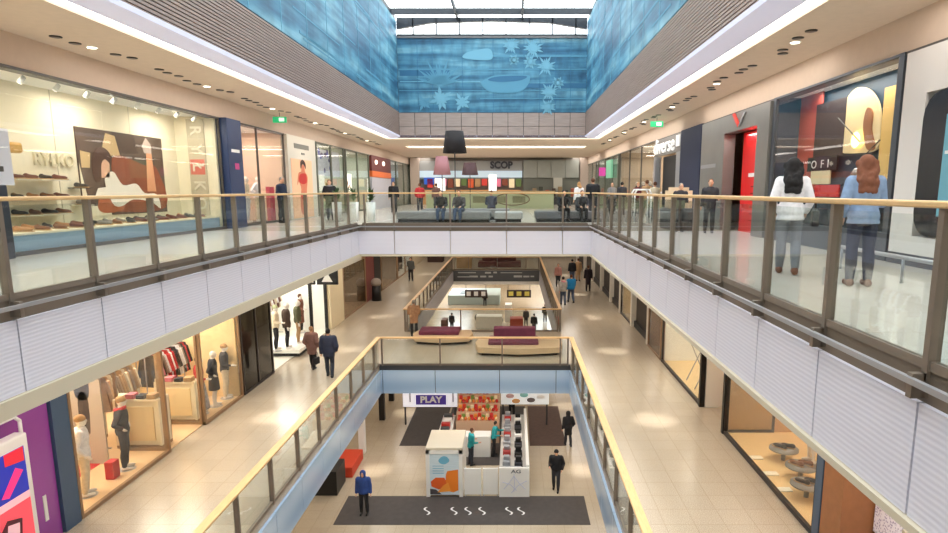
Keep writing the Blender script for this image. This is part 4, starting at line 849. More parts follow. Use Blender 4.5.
# counters with oval logo
t=thing('cafe_counter','pale green cafe counter with dark oval outline behind the benches','counter',(-.9,44.5,10.6))
b=MB(); b.box(-6.2,2.8,44.2,44.8,10.6,11.75); b.build('counter_body',M('counter_green',(184,196,160),.6),t,local=False,bevel=.02)
b=MB(); b.box(-6.3,2.9,44.1,44.9,11.75,11.82); b.build('counter_top',M('counter_tan',(206,180,140),.5),t,local=False)
b=MB(); P=[(-.1+1.2*math.cos(2*PI*k/24),44.18,11.25+.42*math.sin(2*PI*k/24)) for k in range(25)]; b.path(P,.035,6); b.build('oval_outline',M('brown_line',(110,84,60),.5),t,local=False)
for k in range(3): b=MB(); b.box(-2.9+k*1.4,-2.0+k*1.4,44.16,44.2,11.0,11.45); b.build('counter_print',M('olive_print',(124,128,96),.6),t,local=False)
# far wall with food court
XF=57.6
b=MB(); b.box(-9.4,6.6,XF+.4,XF+.7,10.6,ZC); struct('wall_front',b,M('far_wall_grey',(150,144,138),.7))
t=thing('food_court_front','long food court front with pale blue band and white under edge','shop front',(-3.8,XF,10.6))
b=MB(); b.box(-8.6,.75,XF,XF+.4,13.6,14.5); b.build('grey_fascia',M('fascia_grey',(164,166,166),.6),t,local=False)
b=MB(); b.box(-8.6,.75,XF-.1,XF,13.02,13.62); b.build('pale_blue_band',M('pale_blue_glow',(196,218,234),.5,emit=.35),t,local=False)
b=MB(); b.box(-8.6,.75,XF-.12,XF,12.85,13.02); b.build('dark_edge',M('teal_grey',(110,130,136),.5),t,local=False)
b=MB(); b.box(-8.2,-6.6,XF-.2,XF-.1,12.4,13.0); b.build('blue_sign',M('sign_blue',(40,90,190),.5,emit=.4),t,local=False)
o=text('shop_sign','SCOP',.85,(-1.15,XF-.2,14.1),FACE_N,M('sign_dark_letters',(44,48,60),.4),None,.05,bold=.04,sx=.95); tag(o,'dark heavy letters on the pale far food court band','shop sign')
cols=[(200,60,50),(232,170,60),(220,120,150),(120,60,40),(240,220,180),(90,110,60),(206,90,50),(170,130,90)]
for k in range(14):
    x=-7.9+k*.62; b=MB(); b.box(x,x+.5,XF-.2,XF-.12,12.1+.1*(k%3),12.9); single('menu_board',b,M('menu_%d'%(k%8),cols[k%8],.5,emit=.35),'small lit menu board over food court counters, number %d from the left'%(k+1) if False else '%s menu board glowing over the food court counters, %s from the left'%(('red','amber','pink','brown','cream','olive','rust','tan')[k%8],ordn(k)),'menu board',group='menu boards over the food court counters')
b=MB(); b.box(-8.3,.6,XF-1.1,XF-.5,10.6,11.9); single('food_counter',b,M('counter_warm',(206,150,96),.5),'long warm wooden counter below the small menu boards','counter',bevel=.03)
b=MB(); b.lathe((-1.9,XF-1.6,10.6),[(.35,0),(.35,2.6),(.3,2.65)],20); single('glowing_column',b,M('glow_white',(250,250,246),.5,emit=1.0),'round white glowing column standing before the food counter','column',smooth=True)
b=MB(); b.box(-7.0,-6.1,XF-1.9,XF-1.7,10.6,12.9); single('glowing_panel',b,M('glow_white',(250,250,246)),'white glowing upright panel left of the dusty pink lamp','panel')
t=thing('panel_block','large grey green panelled block on the right of the far wall','shop front',(3.7,XF,10.6))
for i in range(4): b=MB(); b.box(.85+i*1.27,.85+(i+1)*1.27-.04,XF-.3,XF+.3,13.0,14.55); b.build('grey_panel',M('panel_sage',(156,160,154),.6,var=.04,scale=2),t,local=False)
b=MB(); b.box(.85,5.95,XF-.1,XF+.3,10.6,13.0); b.build('dark_back',M('sage_dark',(112,116,108),.7),t,local=False)
b=MB(); b.box(3.6,4.4,XF-.3,XF-.1,10.6,13.0); b.build('pale_pier',M('panel_sage_pale',(190,190,180),.6),t,local=False)
for k in range(8):
    b=MB(); x=1.1+k*.58; b.box(x,x+.35,XF-.8,XF-.5,11.3,11.9+.15*(k%3)); single('stacked_goods',b,M('goods_%d'%(k%4),[(80,70,64),(150,130,100),(60,66,60),(170,90,70)][k%4],.6),'small goods stack on the bench below sage panels, %s from the left'%ordn(k),'goods',group='goods stacks below the sage panels',bevel=.03)
b=MB(); b.box(.9,5.9,XF-1,XF-.4,10.6,11.3); single('goods_bench',b,DGREY,'long dark bench carrying goods stacks on the far right','counter')
# exit signs
for x,y,l in ((-9.0,24.6,'left'),(5.85,26.2,'right')):
    t=thing('exit_sign','green exit sign hanging from the %s walkway ceiling'%l,'exit sign',(x,y,14.62)); b=MB(); b.box(x-.26,x+.26,y-.03,y+.03,14.42,14.64); b.build('sign_box',M('exit_green',(40,170,110),.4,emit=.8),t,local=False)
    b=MB(); b.box(x-.02,x+.18,y-.036,y-.03,14.47,14.60); b.build('white_arrow_panel',M('exit_white',(230,250,240),.4,emit=.9),t,local=False)
    b=MB(); b.tube((x,y,14.64),(x,y,14.8),.01); b.build('hanger',DGREY,t,local=False)
# ceiling downlights
def downlight(lab,loc,kind,grp):
    t=thing('downlight',lab,'ceiling light',loc,0,grp); b=MB(); b.lathe((0,0,-.012),[(.11,0),(.11,.014),(.085,.014),(.085,0)],20); b.build('trim_ring',{'b':WHITE,'k':BLACK}.get(kind,LSTEEL),t)
    b=MB(); b.lathe((0,0,-.02),[(.085,0),(.085,.007)],20); b.build('lens',M('lens_bright',(255,246,224),.4,emit=6) if kind=='b' else M('lens_dark',(70,62,54),.3),t); return t
DLb=downlight('round bright recessed lamp in the upper ceiling','',None,None) if False else None
pb=downlight('bright recessed lamp over the left walkway nearest the camera, above shoe shop letters','b' and (-8.8,13.6,14.798),'b','bright recessed lamps in the beige upper ceiling')
pk=downlight('dark recessed spot over left walkway just before the nearest bright lamp',(-8.9,13.24,14.798),'k','dark recessed spots in the beige upper ceiling')
for base,x in ((13.6,-8.8),(13.15,5.66)):
    for rep in range(6):
        y0=base+rep*4.9
        for ci,(dx,dy,k) in enumerate(((-.1,-.9,'k'),(-.1,-.35,'k'),(0,0,'b'),(.05,.7,'k'),(.2,1.05,'k'),(.05,2.4,'k'),(.0,2.85,'k'),(.05,3.3,'k'))):
            src=pb if k=='b' else pk
            if rep==0 and x<0 and ((k=='b') or (dy==-.35)): continue
            o=dup(src,(x+dx,y0+dy,14.798),label='%s over the %s walkway, %s in the %s cluster from the near end'%('bright recessed lamp' if k=='b' else 'dark recessed spot','left' if x<0 else 'right',ordn(ci),ordn(rep)))
        l=bpy.data.lights.new('downlight_beam','SPOT'); l.energy=60; l.spot_size=R(80); l.spot_blend=.6; l.shadow_soft_size=.07; l.color=NEUT; q=bpy.data.objects.new('downlight_beam',l); COL.objects.link(q); q.location=(x,y0,14.76)

for k in range(13):
    y=8.2+k*.98; t=thing('track_spotlight','small white spotlight over the shoe shop window, %s from the left'%ordn(k),'spotlight',(-9.95,y,ZG),0,'white spotlights over the shoe shop window')
    b=MB(); b.tube((0,0,0),(0,0,-.08),.012); b.build('stem',WHITE,t); b=MB(); b.tube((.03,0,-.06),(-.07,0,-.17),.045,.055); b.build('lamp_head',WHITE,t,True); b=MB(); b.tube((-.071,0,-.171),(-.076,0,-.176),.045); b.build('lens',M('lens_bright',(255,246,224)),t)
# ================= MIDDLE FLOOR =================
X1L,X1R=-8.75,5.75; ZS=9.28
BW=M('bright_white_wall',(246,246,240),.7)
WARMW=M('warm_cream_wall',(240,212,164),.8,var=.03); WARMF=M('warm_shop_floor',(222,190,148),.3,var=.06,scale=2); DFR=M('dark_frame',(48,42,40),.45)
TANF=M('tan_frame',(150,120,90),.5)
b=MB(); b.box(X1L-.3,X1L,-8,60,8.9,9.5); b.box(7.2,7.5,-8,60,8.9,9.5); struct('trim_27',b,CREAM)
def mid_int(side,y0,y1,depth,wall,power,col=WARM,n=1,x=None,fl=None):
    x=(X1L if side=='L' else X1R) if x is None else x
    interior(side,x,y0,y1,5.3,9.4,depth,wall,power,col,n=n)
    if fl:
        d=-1 if side=='L' else 1; b=MB(); b.box(x+d*.05,x+d*depth,y0+.05,y1-.05,5.3,5.33); struct('floor',b,fl)
# purple unit with advert
t=thing('purple_kiosk_wall','glossy purple wall panel at bottom left corner','wall panel',(X1L,9,5.3)); b=MB(); b.box(X1L-.3,X1L,4,11.1,5.3,9.4); b.build('purple_sheet',M('gloss_purple',(150,72,160),.25,var=.12,scale=.5),t,local=False)
b=MB(); b.box(X1L-.0,X1L+.012,10.72,10.8,5.75,6.25); b.build('white_small_print',WHITE,t,local=False)
t=thing('advert_case','white framed lit advert case with bright cosmetic pictures at bottom left','advert case',(-8.4,9.7,5.3)); 
def lpt(px,py,X): p=onx(px,py,X); return p[1],p[2]
ya=10.15; b=MB(); b.box(-8.62,-8.4,8.0,ya,5.35,7.75); b.build('case_frame',WHITE,t,local=False,bevel=.03)
b=MB(); b.path([(-8.5,8.3,7.72),(-8.5,8.3,8.05),(-8.5,ya-.1,8.05),(-8.5,ya,7.95),(-8.5,ya,7.7)],.03); b.build('top_tube',WHITE,t,True,local=False)
b=MB(); b.box(-8.4,-8.39,8.1,ya-.12,6.75,7.55); b.build('blue_picture',M('ad_blue',(36,48,170),.4,emit=.5),t,local=False)
b=MB(); b.box(-8.4,-8.39,8.1,ya-.12,5.45,6.62); b.build('pink_picture',M('ad_pink',(232,80,96),.4,emit=.5),t,local=False)
b=MB(); b.box(-8.4,-8.39,8.1,ya-.12,6.62,6.75); b.build('pale_strip',M('ad_pale',(240,190,200),.4,emit=.4),t,local=False)
def ad(nm,pts,mat,k=1): b=MB(); b.prism([(-8.39+k*.004,y,z) for y,z in pts],(.004,0,0)); b.build(nm,mat,t,local=False)
ad('lipstick_shape',[(9.0,6.8),(9.2,6.8),(9.5,7.4),(9.3,7.45)],M('ad_violet',(150,60,210),.4,emit=.5)); ad('lipstick_shape',[(9.45,6.85),(9.6,6.8),(9.95,7.15),(9.8,7.25)],M('ad_magenta',(230,50,130),.4,emit=.5)); ad('red_corner',[(9.6,7.35),(10.0,7.3),(10.0,7.55),(9.6,7.55)],M('ad_red',(220,40,60),.4,emit=.5))
ad('compact_shape',[(9.35,5.95),(9.75,6.0),(9.8,6.35),(9.5,6.45),(9.35,6.3)],M('ad_dark',(90,30,50),.4),1); ad('compact_glass',[(9.42,6.02),(9.7,6.06),(9.73,6.3),(9.5,6.36)],M('ad_pale',(240,190,200)),2); ad('compact_shape',[(9.3,5.55),(9.8,5.55),(9.65,5.85),(9.45,5.85)],M('ad_dark',(90,30,50)),1); ad('teal_corner',[(8.1,5.45),(9.05,5.45),(9.0,5.95),(8.1,6.0)],M('ad_teal',(40,180,200),.4,emit=.5),1); ad('yellow_corner',[(8.1,6.75),(8.8,6.75),(8.5,7.1),(8.1,7.1)],M('ad_yellow',(240,200,60),.4,emit=.5),1)
t=thing('shop_pillar','steel blue pillar beside the purple wall on the middle floor','pillar',(X1L,11.3,5.3)); b=MB(); b.box(X1L-.3,X1L+.06,11.12,11.55,5.3,9.3); b.build('pillar_body',M('steel_blue',(62,88,118),.4),t,local=False)
# clothes shop left
mid_int('L',11.6,19.2,3.6,WARMW,520,(1,.90,.76),n=3,fl=WARMF)
shopfront('L',X1L,11.6,14.9,5.3,9.3,[],fr=TANF,fw=.07); shopfront('L',X1L,16.7,19.2,5.3,9.3,[],fr=TANF,fw=.07)
def sidepane(y,x0,x1,fr=TANF):
    t=sthing('window_%d'%SN[0],((x0+x1)/2,y,5.3)); SN[0]+=1; b=MB(); b.box(x0,x1,y-.03,y+.03,5.3,5.4); b.box(x0,x0+.06,y-.03,y+.03,5.4,9.25); b.box(x1-.06,x1,y-.03,y+.03,5.4,9.25); b.build('window_frame',fr,t,local=False)
    b=MB(); b.box(x0+.06,x1-.06,y-.005,y+.005,5.4,9.25); b.build('pane',SHG,t,local=False)
sidepane(14.9,-10.0,-8.8); sidepane(16.7,-10.0,-8.8)
ZF=5.335
mannequin('mannequin with white hoodie with dark print and cap nearest the blue pillar',(-9.25,12.55,ZF),-PI/2+.5,H=1.85,arms=('down','pocket'),top=C_WHT,top_kind='jacket',top_len=.1,legs=C_CREAM,hat=C_TAN,vox=.02)
mannequin('mannequin in black tracksuit with hand on hip standing in window',(-9.2,13.85,ZF),-PI/2+.4,H=1.82,arms=('hip','hip'),top=fab('ink',(38,40,50)),top_kind='jacket',legs=fab('ink',(38,40,50)),hat=C_TAN,collar=C_RED,vox=.02)
b=MB(); _q=(-9.2,13.6,ZF); b.box(_q[0]-.12,_q[0]+.08,_q[1]-.35,_q[1]-.1,ZF,ZF+.42); single('red_box',b,C_RED,'small red box on shop floor at foot of the black tracksuit mannequin','box',bevel=.02)
mannequin('mannequin in charcoal dress behind the farther left window glass',(-9.15,18.2,ZF),-PI/2+.3,H=1.78,female=True,arms=('down','hip'),top=C_DK,top_kind='shirt',skirt=(C_DK,.42,.02),vox=.022)
mannequin('mannequin with tan cap and dark shirt over pale trousers near the dark glass panel',(-9.15,18.95,ZF),-PI/2+.3,H=1.8,arms=('down','bent'),top=fab('ink',(38,40,50)),top_kind='shirt',legs=C_CREAM,hat=C_TAN,vox=.022)
mannequin('mannequin in red top and patterned grey maxi skirt beside the tan mullion',(-9.25,17.55,ZF),-PI/2+.3,H=1.78,female=True,top=C_RED,top_kind='shirt',skirt=(fab('patterned_grey',(150,146,150),.4),.78,.1),hair=H_BLK,vox=.022)
t=thing('figure_poster','grey poster panel with a girl in jacket standing behind hoodie mannequin','poster',(-10.3,13.9,ZF)); b=MB(); b.box(-10.65,-9.8,14.1,14.15,ZF,8.6); b.build('poster_board',M('poster_grey',(176,168,160),.6),t,local=False)
def fp(nm,pts,mat,k): b=MB(); b.prism([(-10.65+u*.85,14.1-k*.004,ZF+.6+v*2.4) for u,v in smoothp(pts,4)],(0,.004,0)); b.build(nm,mat,t,local=False)
fp('print_jacket',[(.30,.45),(.26,.72),(.2,.92),(.3,.94),(.4,.80),(.56,.80),(.70,.94),(.8,.92),(.7,.72),(.66,.45)],M('print_bluegrey',(70,80,100),.6),1); fp('print_legs',[(.34,.08),(.36,.46),(.62,.46),(.60,.08),(.5,.12),(.46,.08)],M('print_dark',(70,66,70),.6),1)
fp('print_face',[(.42,.80),(.40,.92),(.48,.98),(.56,.92),(.54,.80)],M('poster_skin',(226,180,150)),2); fp('print_hair',[(.38,.86),(.38,.96),(.48,1.02),(.58,.96),(.58,.86),(.52,.95),(.44,.95)],M('poster_hair',(72,42,32)),3)
b=MB(); b.box(-11.9,-10.0,13.2,14.4,5.33,5.345); single('red_rug',b,C_RED,'flat red rug on the shop floor behind the black tracksuit mannequin','rug')
def garment(lab,loc,rz,mat,grp,L=.85,lo=.26):
    t=thing('hanging_garment',lab,'garment',loc,rz,grp); b=MB()
    P=[(-.07,0),(-.23,-.05),(-.35,-.56),(-.26,-.6),(-.2,-.27),(-lo,-L),(lo,-L),(.2,-.27),(.26,-.6),(.35,-.56),(.23,-.05),(.07,0),(0,-.04)]
    b.prism([(x,-.035,z-.08) for x,z in P],(0,.07,0)); b.build('cloth_body',mat,t,bevel=.015)
    b=MB(); b.path([(-.18,0,-.1),(0,0,-.04),(0,0,.0),(.03,0,.03),(0,0,.06)],.006,5); b.build('hanger',TANF,t); return t
def rack(lab,x,y0,y1,z,h,cols,grp,n,glab,L=.85,ceil=False):
    t=thing('clothes_rail',lab,'clothes rail',(x,(y0+y1)/2,z)); b=MB(); b.tube((x,y0,z+h),(x,y1,z+h),.016); b.build('rail_tube',LSTEEL,t,local=False)
    for y in (y0,y1): b=MB(); b.tube((x,y,z),(x,y,z+h),.018); b.box(x-.25,x+.25,y-.02,y+.02,z,z+.03); b.build('upright',LSTEEL,t,local=False)
    pr={}
    for k in range(n):
        y=y0+.12+(y1-y0-.24)*k/(n-1); c=rs.choice(cols)
        if c[0] in pr: dup(pr[c[0]],(x,y,z+h-.045),rs.uniform(-.2,.2),'%s garment on %s, %s from the near end'%(c[0],glab,ordn(k)))
        else: pr[c[0]]=garment('%s garment on %s, %s from the near end'%(c[0],glab,ordn(k)),(x,y,z+h-.045),rs.uniform(-.2,.2),c[1],c[0]+' '+grp,L)
rack('steel clothes rail of pale brown garments nearest the figure poster',-10.55,15.0,16.5,ZF,1.9,[('taupe',C_TAN),('cream',C_CREAM),('grey brown',fab('taupe',(150,130,116)))],'garments on the nearest rail',12,'the rail nearest the figure poster')
rack('steel clothes rail packed with red, dark and pink garments mid shop',-10.4,16.9,18.9,ZF,1.95,[('red',C_RED),('charcoal',C_DK),('pink',C_PINK),('maroon',C_MAROON),('cream',C_CREAM),('black',C_BLK),('white',C_WHT),('taupe',fab('taupe',(150,130,116)))],'garments on the middle rail',18,'the middle rail mid shop')
rack('steel clothes rail with dark and red garments high on the back wall',-11.9,16.4,18.9,ZF,2.5,[('red',C_RED),('black',C_BLK),('rust',fab('rust',(190,96,60))),('brown',C_BRN)],'garments on the high back rail',12,'the high back rail')
rack('steel clothes rail of beige garments against the warm back wall',-12.0,12.0,14.2,ZF,2.3,[('beige',C_CREAM),('tan',C_TAN),('mauve',C_BRN)],'garments on the back rail',12,'the back wall rail')
def cabinet(lab,x0,x1,y0,y1,z,h):
    t=thing('display_cabinet',lab,'cabinet',((x0+x1)/2,(y0+y1)/2,z)); W=M('ivory_lacquer',(238,226,200),.4)
    b=MB(); b.box(x0,x1,y0,y1,z+h-.06,z+h); b.build('cabinet_top',W,t,local=False,bevel=.01)
    b=MB(); b.box(x0,x0+.06,y0,y1,z+.08,z+h-.06); b.box(x1-.06,x1,y0,y1,z+.08,z+h-.06); b.box(x0,x1,y1-.03,y1,z+.08,z+h-.06); b.build('cabinet_body',W,t,local=False)
    b=MB(); b.box(x0+.16,x1-.16,y0+.02,y0+.05,z+.2,z+h-.2); b.build('inset_panel',M('inset_cream',(246,222,176),.5),t,local=False)
    b=MB(); b.box(x0+.06,x1-.06,y0+.05,y0+.08,z+.08,z+h-.06); b.build('cabinet_front',W,t,local=False)
    b=MB(); b.box(x0,x1,y0,y1,z,z+.08) ; b.build('plinth',TANF,t,local=False)
cabinet('ivory display cabinet just behind the first bay side glass',-10.15,-9.0,15.0,15.5,ZF,1.3)
cabinet('ivory display cabinet just past the shop entrance side glass',-10.15,-9.0,16.8,17.15,ZF,1.2)
cabinet('ivory display cabinet deep inside the shop entrance',-11.9,-10.9,15.3,15.8,ZF,1.0)
for k in range(12):
    b=MB(); x=-12.25; y=14.4+(k%6)*.5; z=6.281+.55*(k//6); b.box(x-.03,x+.3,y,y+.4,z,z+.16); single('folded_clothes',b,[C_CREAM,C_TAN,C_PINK,C_GREY][k%4],'folded clothes pile on %s back wall shelf, %s from the near end'%('lower' if k<6 else 'upper',ordn(k%6)),'clothes',group='folded piles on the back wall shelving',bevel=.03)
t=thing('wall_shelving','tan open shelving on back wall of the warm clothes shop','shelf',(-12.3,15.9,5.33))
for z in (6.28,6.83,7.4): b=MB(); b.box(-12.34,-11.9,14.3,17.5,z-.03,z-.002); b.build('shelf_board',TANF,t,local=False)
# dark glass front
DG=glass('dark_glass',(.42,.40,.36),1.2,.05)
shopfront('L',X1L,19.3,21.8,5.3,9.3,[20.5],fr=DFR,fw=.07,pane=DG); b=MB(); b.box(X1L-1.6,X1L-1.5,19.3,21.8,5.3,9.4); struct('wall_left',b,M('olive_grey_wall',(120,108,88),.8))
b=MB(); b.box(X1L+.04,X1L+.05,20.8,21.4,8.15,8.3); single('small_white_lettering',b,M('faint_white',(176,176,168),.6),'short faint white lettering on the dark glass front','lettering')
# white shop with platform

mid_int('L',21.9,28.85,3.4,BW,260,(1,.97,.9),n=2,x=X1L,fl=M('white_floor',(232,228,216),.3))
t=thing('display_platform','low white display platform with black skirting carrying three mannequins','platform',(-9.4,25.1,5.33)); b=MB(); b.box(-10.4,-8.55,23.95,26.1,5.34,5.46); b.build('black_skirting',BLACK,t,local=False); b=MB(); b.box(-10.42,-8.53,23.93,26.12,5.46,5.6); b.build('white_top',BW,t,local=False)
mannequin('mannequin in cream top and black trousers, front left on the white platform',at(277,350,5.601),-1.3,H=1.85,top=C_CREAM,top_kind='jacket',legs=C_BLK,arms=('down','bent'),hat=fab('sage',(170,176,140)),vox=.022)
mannequin('mannequin in dark brown jacket and black trousers, middle on the white platform',at(288,348,5.601),-1.2,H=1.9,top=fab('umber',(74,58,50)),top_kind='coat',top_len=.15,legs=C_BLK,arms=('pocket','down'),vox=.022)
mannequin('mannequin in olive jacket and tan trousers, rear of the white platform',at(299,343,5.601),-1.2,H=1.85,top=C_OLIVE,top_kind='jacket',legs=C_TAN,arms=('down','down'),vox=.022)
rack('clothes rail of white and brown tops behind the platform mannequins',-11.0,25.6,28.2,5.34,2.2,[('white',C_WHT),('cream',C_CREAM),('brown',C_BRN),('tan',C_TAN)],'garments on the white shop rail',12,'the white shop rail')
mannequin('mannequin in brown patterned coat beside the right black sign post',(-9.9,28.2,5.34),-PI/2,H=1.85,top=fab('brown_pattern',(120,76,60),.4),top_kind='coat',top_len=.5,legs=C_BLK,hair=H_BRN,vox=.026)
def sign_post(lab,px,py,ptop,w0,w1,icon):
    x,y,z=at(px,py,5.3); zt=ony(px,ptop,y)[2]; zb=ony(px,284.5,y)[2]; t=thing('sign_post',lab,'sign post',(x,y,5.3)); b=MB(); b.box(x-.06,x+.06,y-.05,y+.05,5.3,zb); b.build('post',BLACK,t,local=False)
    xa=ony(w0,280,y)[0]; xc=ony(w1,280,y)[0]; b=MB(); b.box(xa,xc,y-.06,y+.06,zb,zt); b.build('sign_board',BLACK,t,local=False,bevel=.01)
    cx=(xa+xc)/2; cz=(zb+zt)/2; h=(zt-zb)*.34; b=MB(); b.prism([(cx-h*.9,y-.066,cz-h),(cx+h*.9,y-.066,cz-h),(cx+h*.3,y-.066,cz+h*.1),(cx+h*.25,y-.066,cz+h),(cx-h*.25,y-.066,cz+h),(cx-h*.3,y-.066,cz+h*.1)],(0,.005,0)); b.build('white_icon',WHITE,t,local=False)
sign_post('black sign post with small icon board, left of the pair at white shop',313,346,270,304,315,1)
sign_post('black sign post with larger icon board, right of the pair at white shop',327.5,338,267,317,338,1)
b=MB(); b.box(-9.2,X1L+.05,28.95,31.2,5.3,9.4); single('wide_pier',b,M('cream_pier',(238,224,190),.6),'wide smooth cream pier at right side of the white shop','column')
# further shops
shopfront('L',X1L,31.3,36.2,5.3,9.3,[],fr=TANF,fw=.12,pane=glass('bronze_glass',(.74,.70,.64),1.3)); mid_int('L',31.3,36.2,2.6,M('tan_brown_wall',(160,144,124),.8),70,WARM,fl=WARMF)
b=MB(); b.box(-9.2,X1L+.04,36.3,38.3,5.3,9.3); single('red_brown_pier',b,M('dusky_red',(134,66,60),.6),'dusky red pier along the far left middle walkway','column')
b=MB(); b.box(-9.2,X1L+.03,38.4,40.2,5.3,9.3); single('black_pier',b,BLACK,'black pier next to the dusky red one on left middle walkway','column')
t=thing('round_stand','low dark round stand with pale ball shape before the red pier','stand',(-8.3,36.9,5.3)); b=MB(); b.lathe((0,0,0),[(.3,0),(.25,.9)],16); b.build('stand_body',BLACK,t,True); b=MB(); b.ball((0,0,1.1),(.32,.32,.26)); b.build('pale_ball',M('ball_grey',(170,160,150),.5),t,True)
shopfront('L',X1L,40.4,46,5.3,9.3,[],fr=TANF,fw=.15,pane=glass('bronze_glass')); mid_int('L',40.4,46,2.6,M('tan_brown_wall',(160,144,124)),70,WARM,fl=WARMF)
shopfront('L',X1L,46.2,53,5.3,9.3,[49.5],fr=TANF,fw=.15); mid_int('L',46.2,53,2.2,BW,110,(1,.97,.9),fl=M('white_floor',(232,228,216)))
for k in range(3):
    t=thing('display_shelving','white and grey shelving unit inside far white shop, %s of three'%('nearest','middle','farthest')[k],'shelf',(-9.6,47+k*1.9,5.34)); b=MB(); b.box(-9.9,-9.4,46.6+k*1.9,46.7+k*1.9,5.34,8); b.box(-9.9,-9.4,48.0+k*1.9,48.1+k*1.9,5.34,8); b.build('side_panel',DGREY,t,local=False)
    b=MB(); [b.box(-9.9,-9.4,46.7+k*1.9,48.0+k*1.9,z,z+.06) for z in (5.8,6.5,7.2,7.9)]; b.build('shelf_boards',GSTEEL,t,local=False)
b=MB(); b.box(-9.2,X1L,53.2,63.9,5.3,9.4); struct('wall_left',b,M('sand_wall',(206,190,160),.8))
b=MB(); b.box(-8.0,-6.6,57,58.5,5.3,6.3); single('dark_seating_block',b,fab('dark_brown',(70,50,44)),'dark brown block of seating at the far end of left middle walkway','bench',bevel=.05)
# ---- right side of middle floor ----
DARKI=M('dark_interior',(64,56,50),.8); PIL=M('white_pilaster',(226,220,208),.6)
def bay(y0,y1,mull,wall,power,label):
    shopfront('R',X1R,y0,y1,5.3,9.4,mull,fr=DFR,fw=.08,base=.1)
mid_int('R',18.2,23.4,2.2,BW,150,(1,.90,.76),n=1,fl=M('cream_orange_floor',(240,206,150),.4)); bay(18.25,23.35,[],0,0,0)
mid_int('R',10.9,16.15,2.4,M('amber_wall',(206,164,116),.8),190,(1,.9,.76),n=2,fl=M('cream_orange_floor',(240,206,150))); bay(10.95,16.1,[],0,0,0)
for y,xx in ((18.24,7.0),(16.1,7.1)): sidepane(y,X1R+.03,xx,DFR)
for y in (18.25,16.12):
    b=MB(); b.box(X1R-.07,X1R+.07,y-.07,y+.07,5.3,9.4); single('black_post',b,BLACK,'square black corner post of the %s right hand bay window'%('farther' if y>17 else 'nearer'),'post')
b=MB(); b.box(8.2,8.3,16.2,18.1,5.3,9.4); struct('wall_right',b,M('amber_wall',(206,164,116))); area('shop_ceiling_light',(7.2,17.1,9.3),1.2,1,40,(1,.85,.66))
# bay A contents
t=thing('easel_rack','wooden folding rack with crossed legs in the farther bay window','rack',(6.3,20.3,ZF))
for y in (19.8,20.8):
    b=MB(); b.path([(6.0,y,ZF),(6.7,y,6.9)],.02); b.path([(6.7,y,ZF),(6.0,y,6.9)],.02); b.build('crossed_leg',LSTEEL,t,local=False)
b=MB(); b.tube((6.0,19.6,6.85),(6.0,21,6.85),.02); b.tube((6.7,19.6,6.85),(6.7,21,6.85),.02); b.build('top_bar',LSTEEL,t,local=False)
t=thing('leather_stool','brown leather stool by the black corner post in the farther bay','stool',(6.3,18.9,ZF)); b=MB(); b.box(6.05,6.55,18.65,19.2,ZF+.42,ZF+.5); b.build('seat',M('shoe_brown',(120,72,44)),t,local=False,bevel=.02)
for dx in(.05,.45):
    for dy in (.05,.5): b=MB(); b.tube((6.05+dx,18.65+dy,ZF),(6.05+dx,18.65+dy,ZF+.42),.015); b.build('leg',LSTEEL,t,local=False)
g=garment('dark plum coat hanging behind the farther black corner post','' or (6.6,18.75,8.3),.3,C_MAROON,None,1.2)
b=MB(); b.tube((6.6,18.75,8.32),(6.6,18.75,9.4),.01); b.build('drop_cord',BLACK,None) and None
cord=[o for o in bpy.data.objects if o.name.startswith('drop_cord')][0]; tag(cord,'thin black cord holding the dark plum coat from the bay ceiling','cord')
# bay B contents: half mannequins on flat stands with price strips
for i,(px,py) in enumerate(((783,460),(800,478),(806,497))):
    x,y,z=at(px,py,ZF); x=min(x,7.4); t=thing('shoe_stand','grey pedestal tray with dark shoes in the nearer bay window, %s one'%('farthest','middle','nearest')[i],'stand',(x,y,ZF)); b=MB(); b.lathe((0,0,0),[(.05,0),(.05,.25),(.34,.27),(.34,.31)],20); b.build('tray',M('tray_grey',(140,136,130),.5),t,True)
    place_shoe(1 if i!=1 else 0,(x-.1,y,ZF+.315),.6,'dark shoe, left one on the %s tray of the nearer bay window'%('farthest','middle','nearest')[i],None); place_shoe(1 if i!=1 else 0,(x+.12,y+.02,ZF+.315),.7,'dark shoe, right one on the %s tray of the nearer bay window'%('farthest','middle','nearest')[i],None)
mannequin('mannequin in olive dress behind the shoe trays in the nearer bay',(7.2,14.2,ZF),PI/2,H=1.8,female=True,top=fab('slate',(90,94,92)),top_kind='shirt',skirt=(fab('slate',(90,94,92)),.3,.02),vox=.024)
mannequin('mannequin in grey brown coat behind the shoe trays in the nearer bay',(7.2,12.9,ZF),PI/2,H=1.8,top=fab('taupe',(150,130,116)),top_kind='coat',top_len=.35,legs=C_GREY,vox=.024)
for i,(px,py) in enumerate(((754,458),(769,474),(782,490))):
    x,y,z=at(px,py,ZF); b=MB(); b.box(x-.18,x+.18,y-.1,y+.1,0,.02); b2=MB(); b2.box(-.2,.2,-.09,.09,0,.025); single('floor_card',b2,M('card_white',(250,244,226),.5),'white floor card on amber display floor, %s of three'%('farthest','middle','nearest')[i],'card',loc=(x,y,ZF),rz=0)
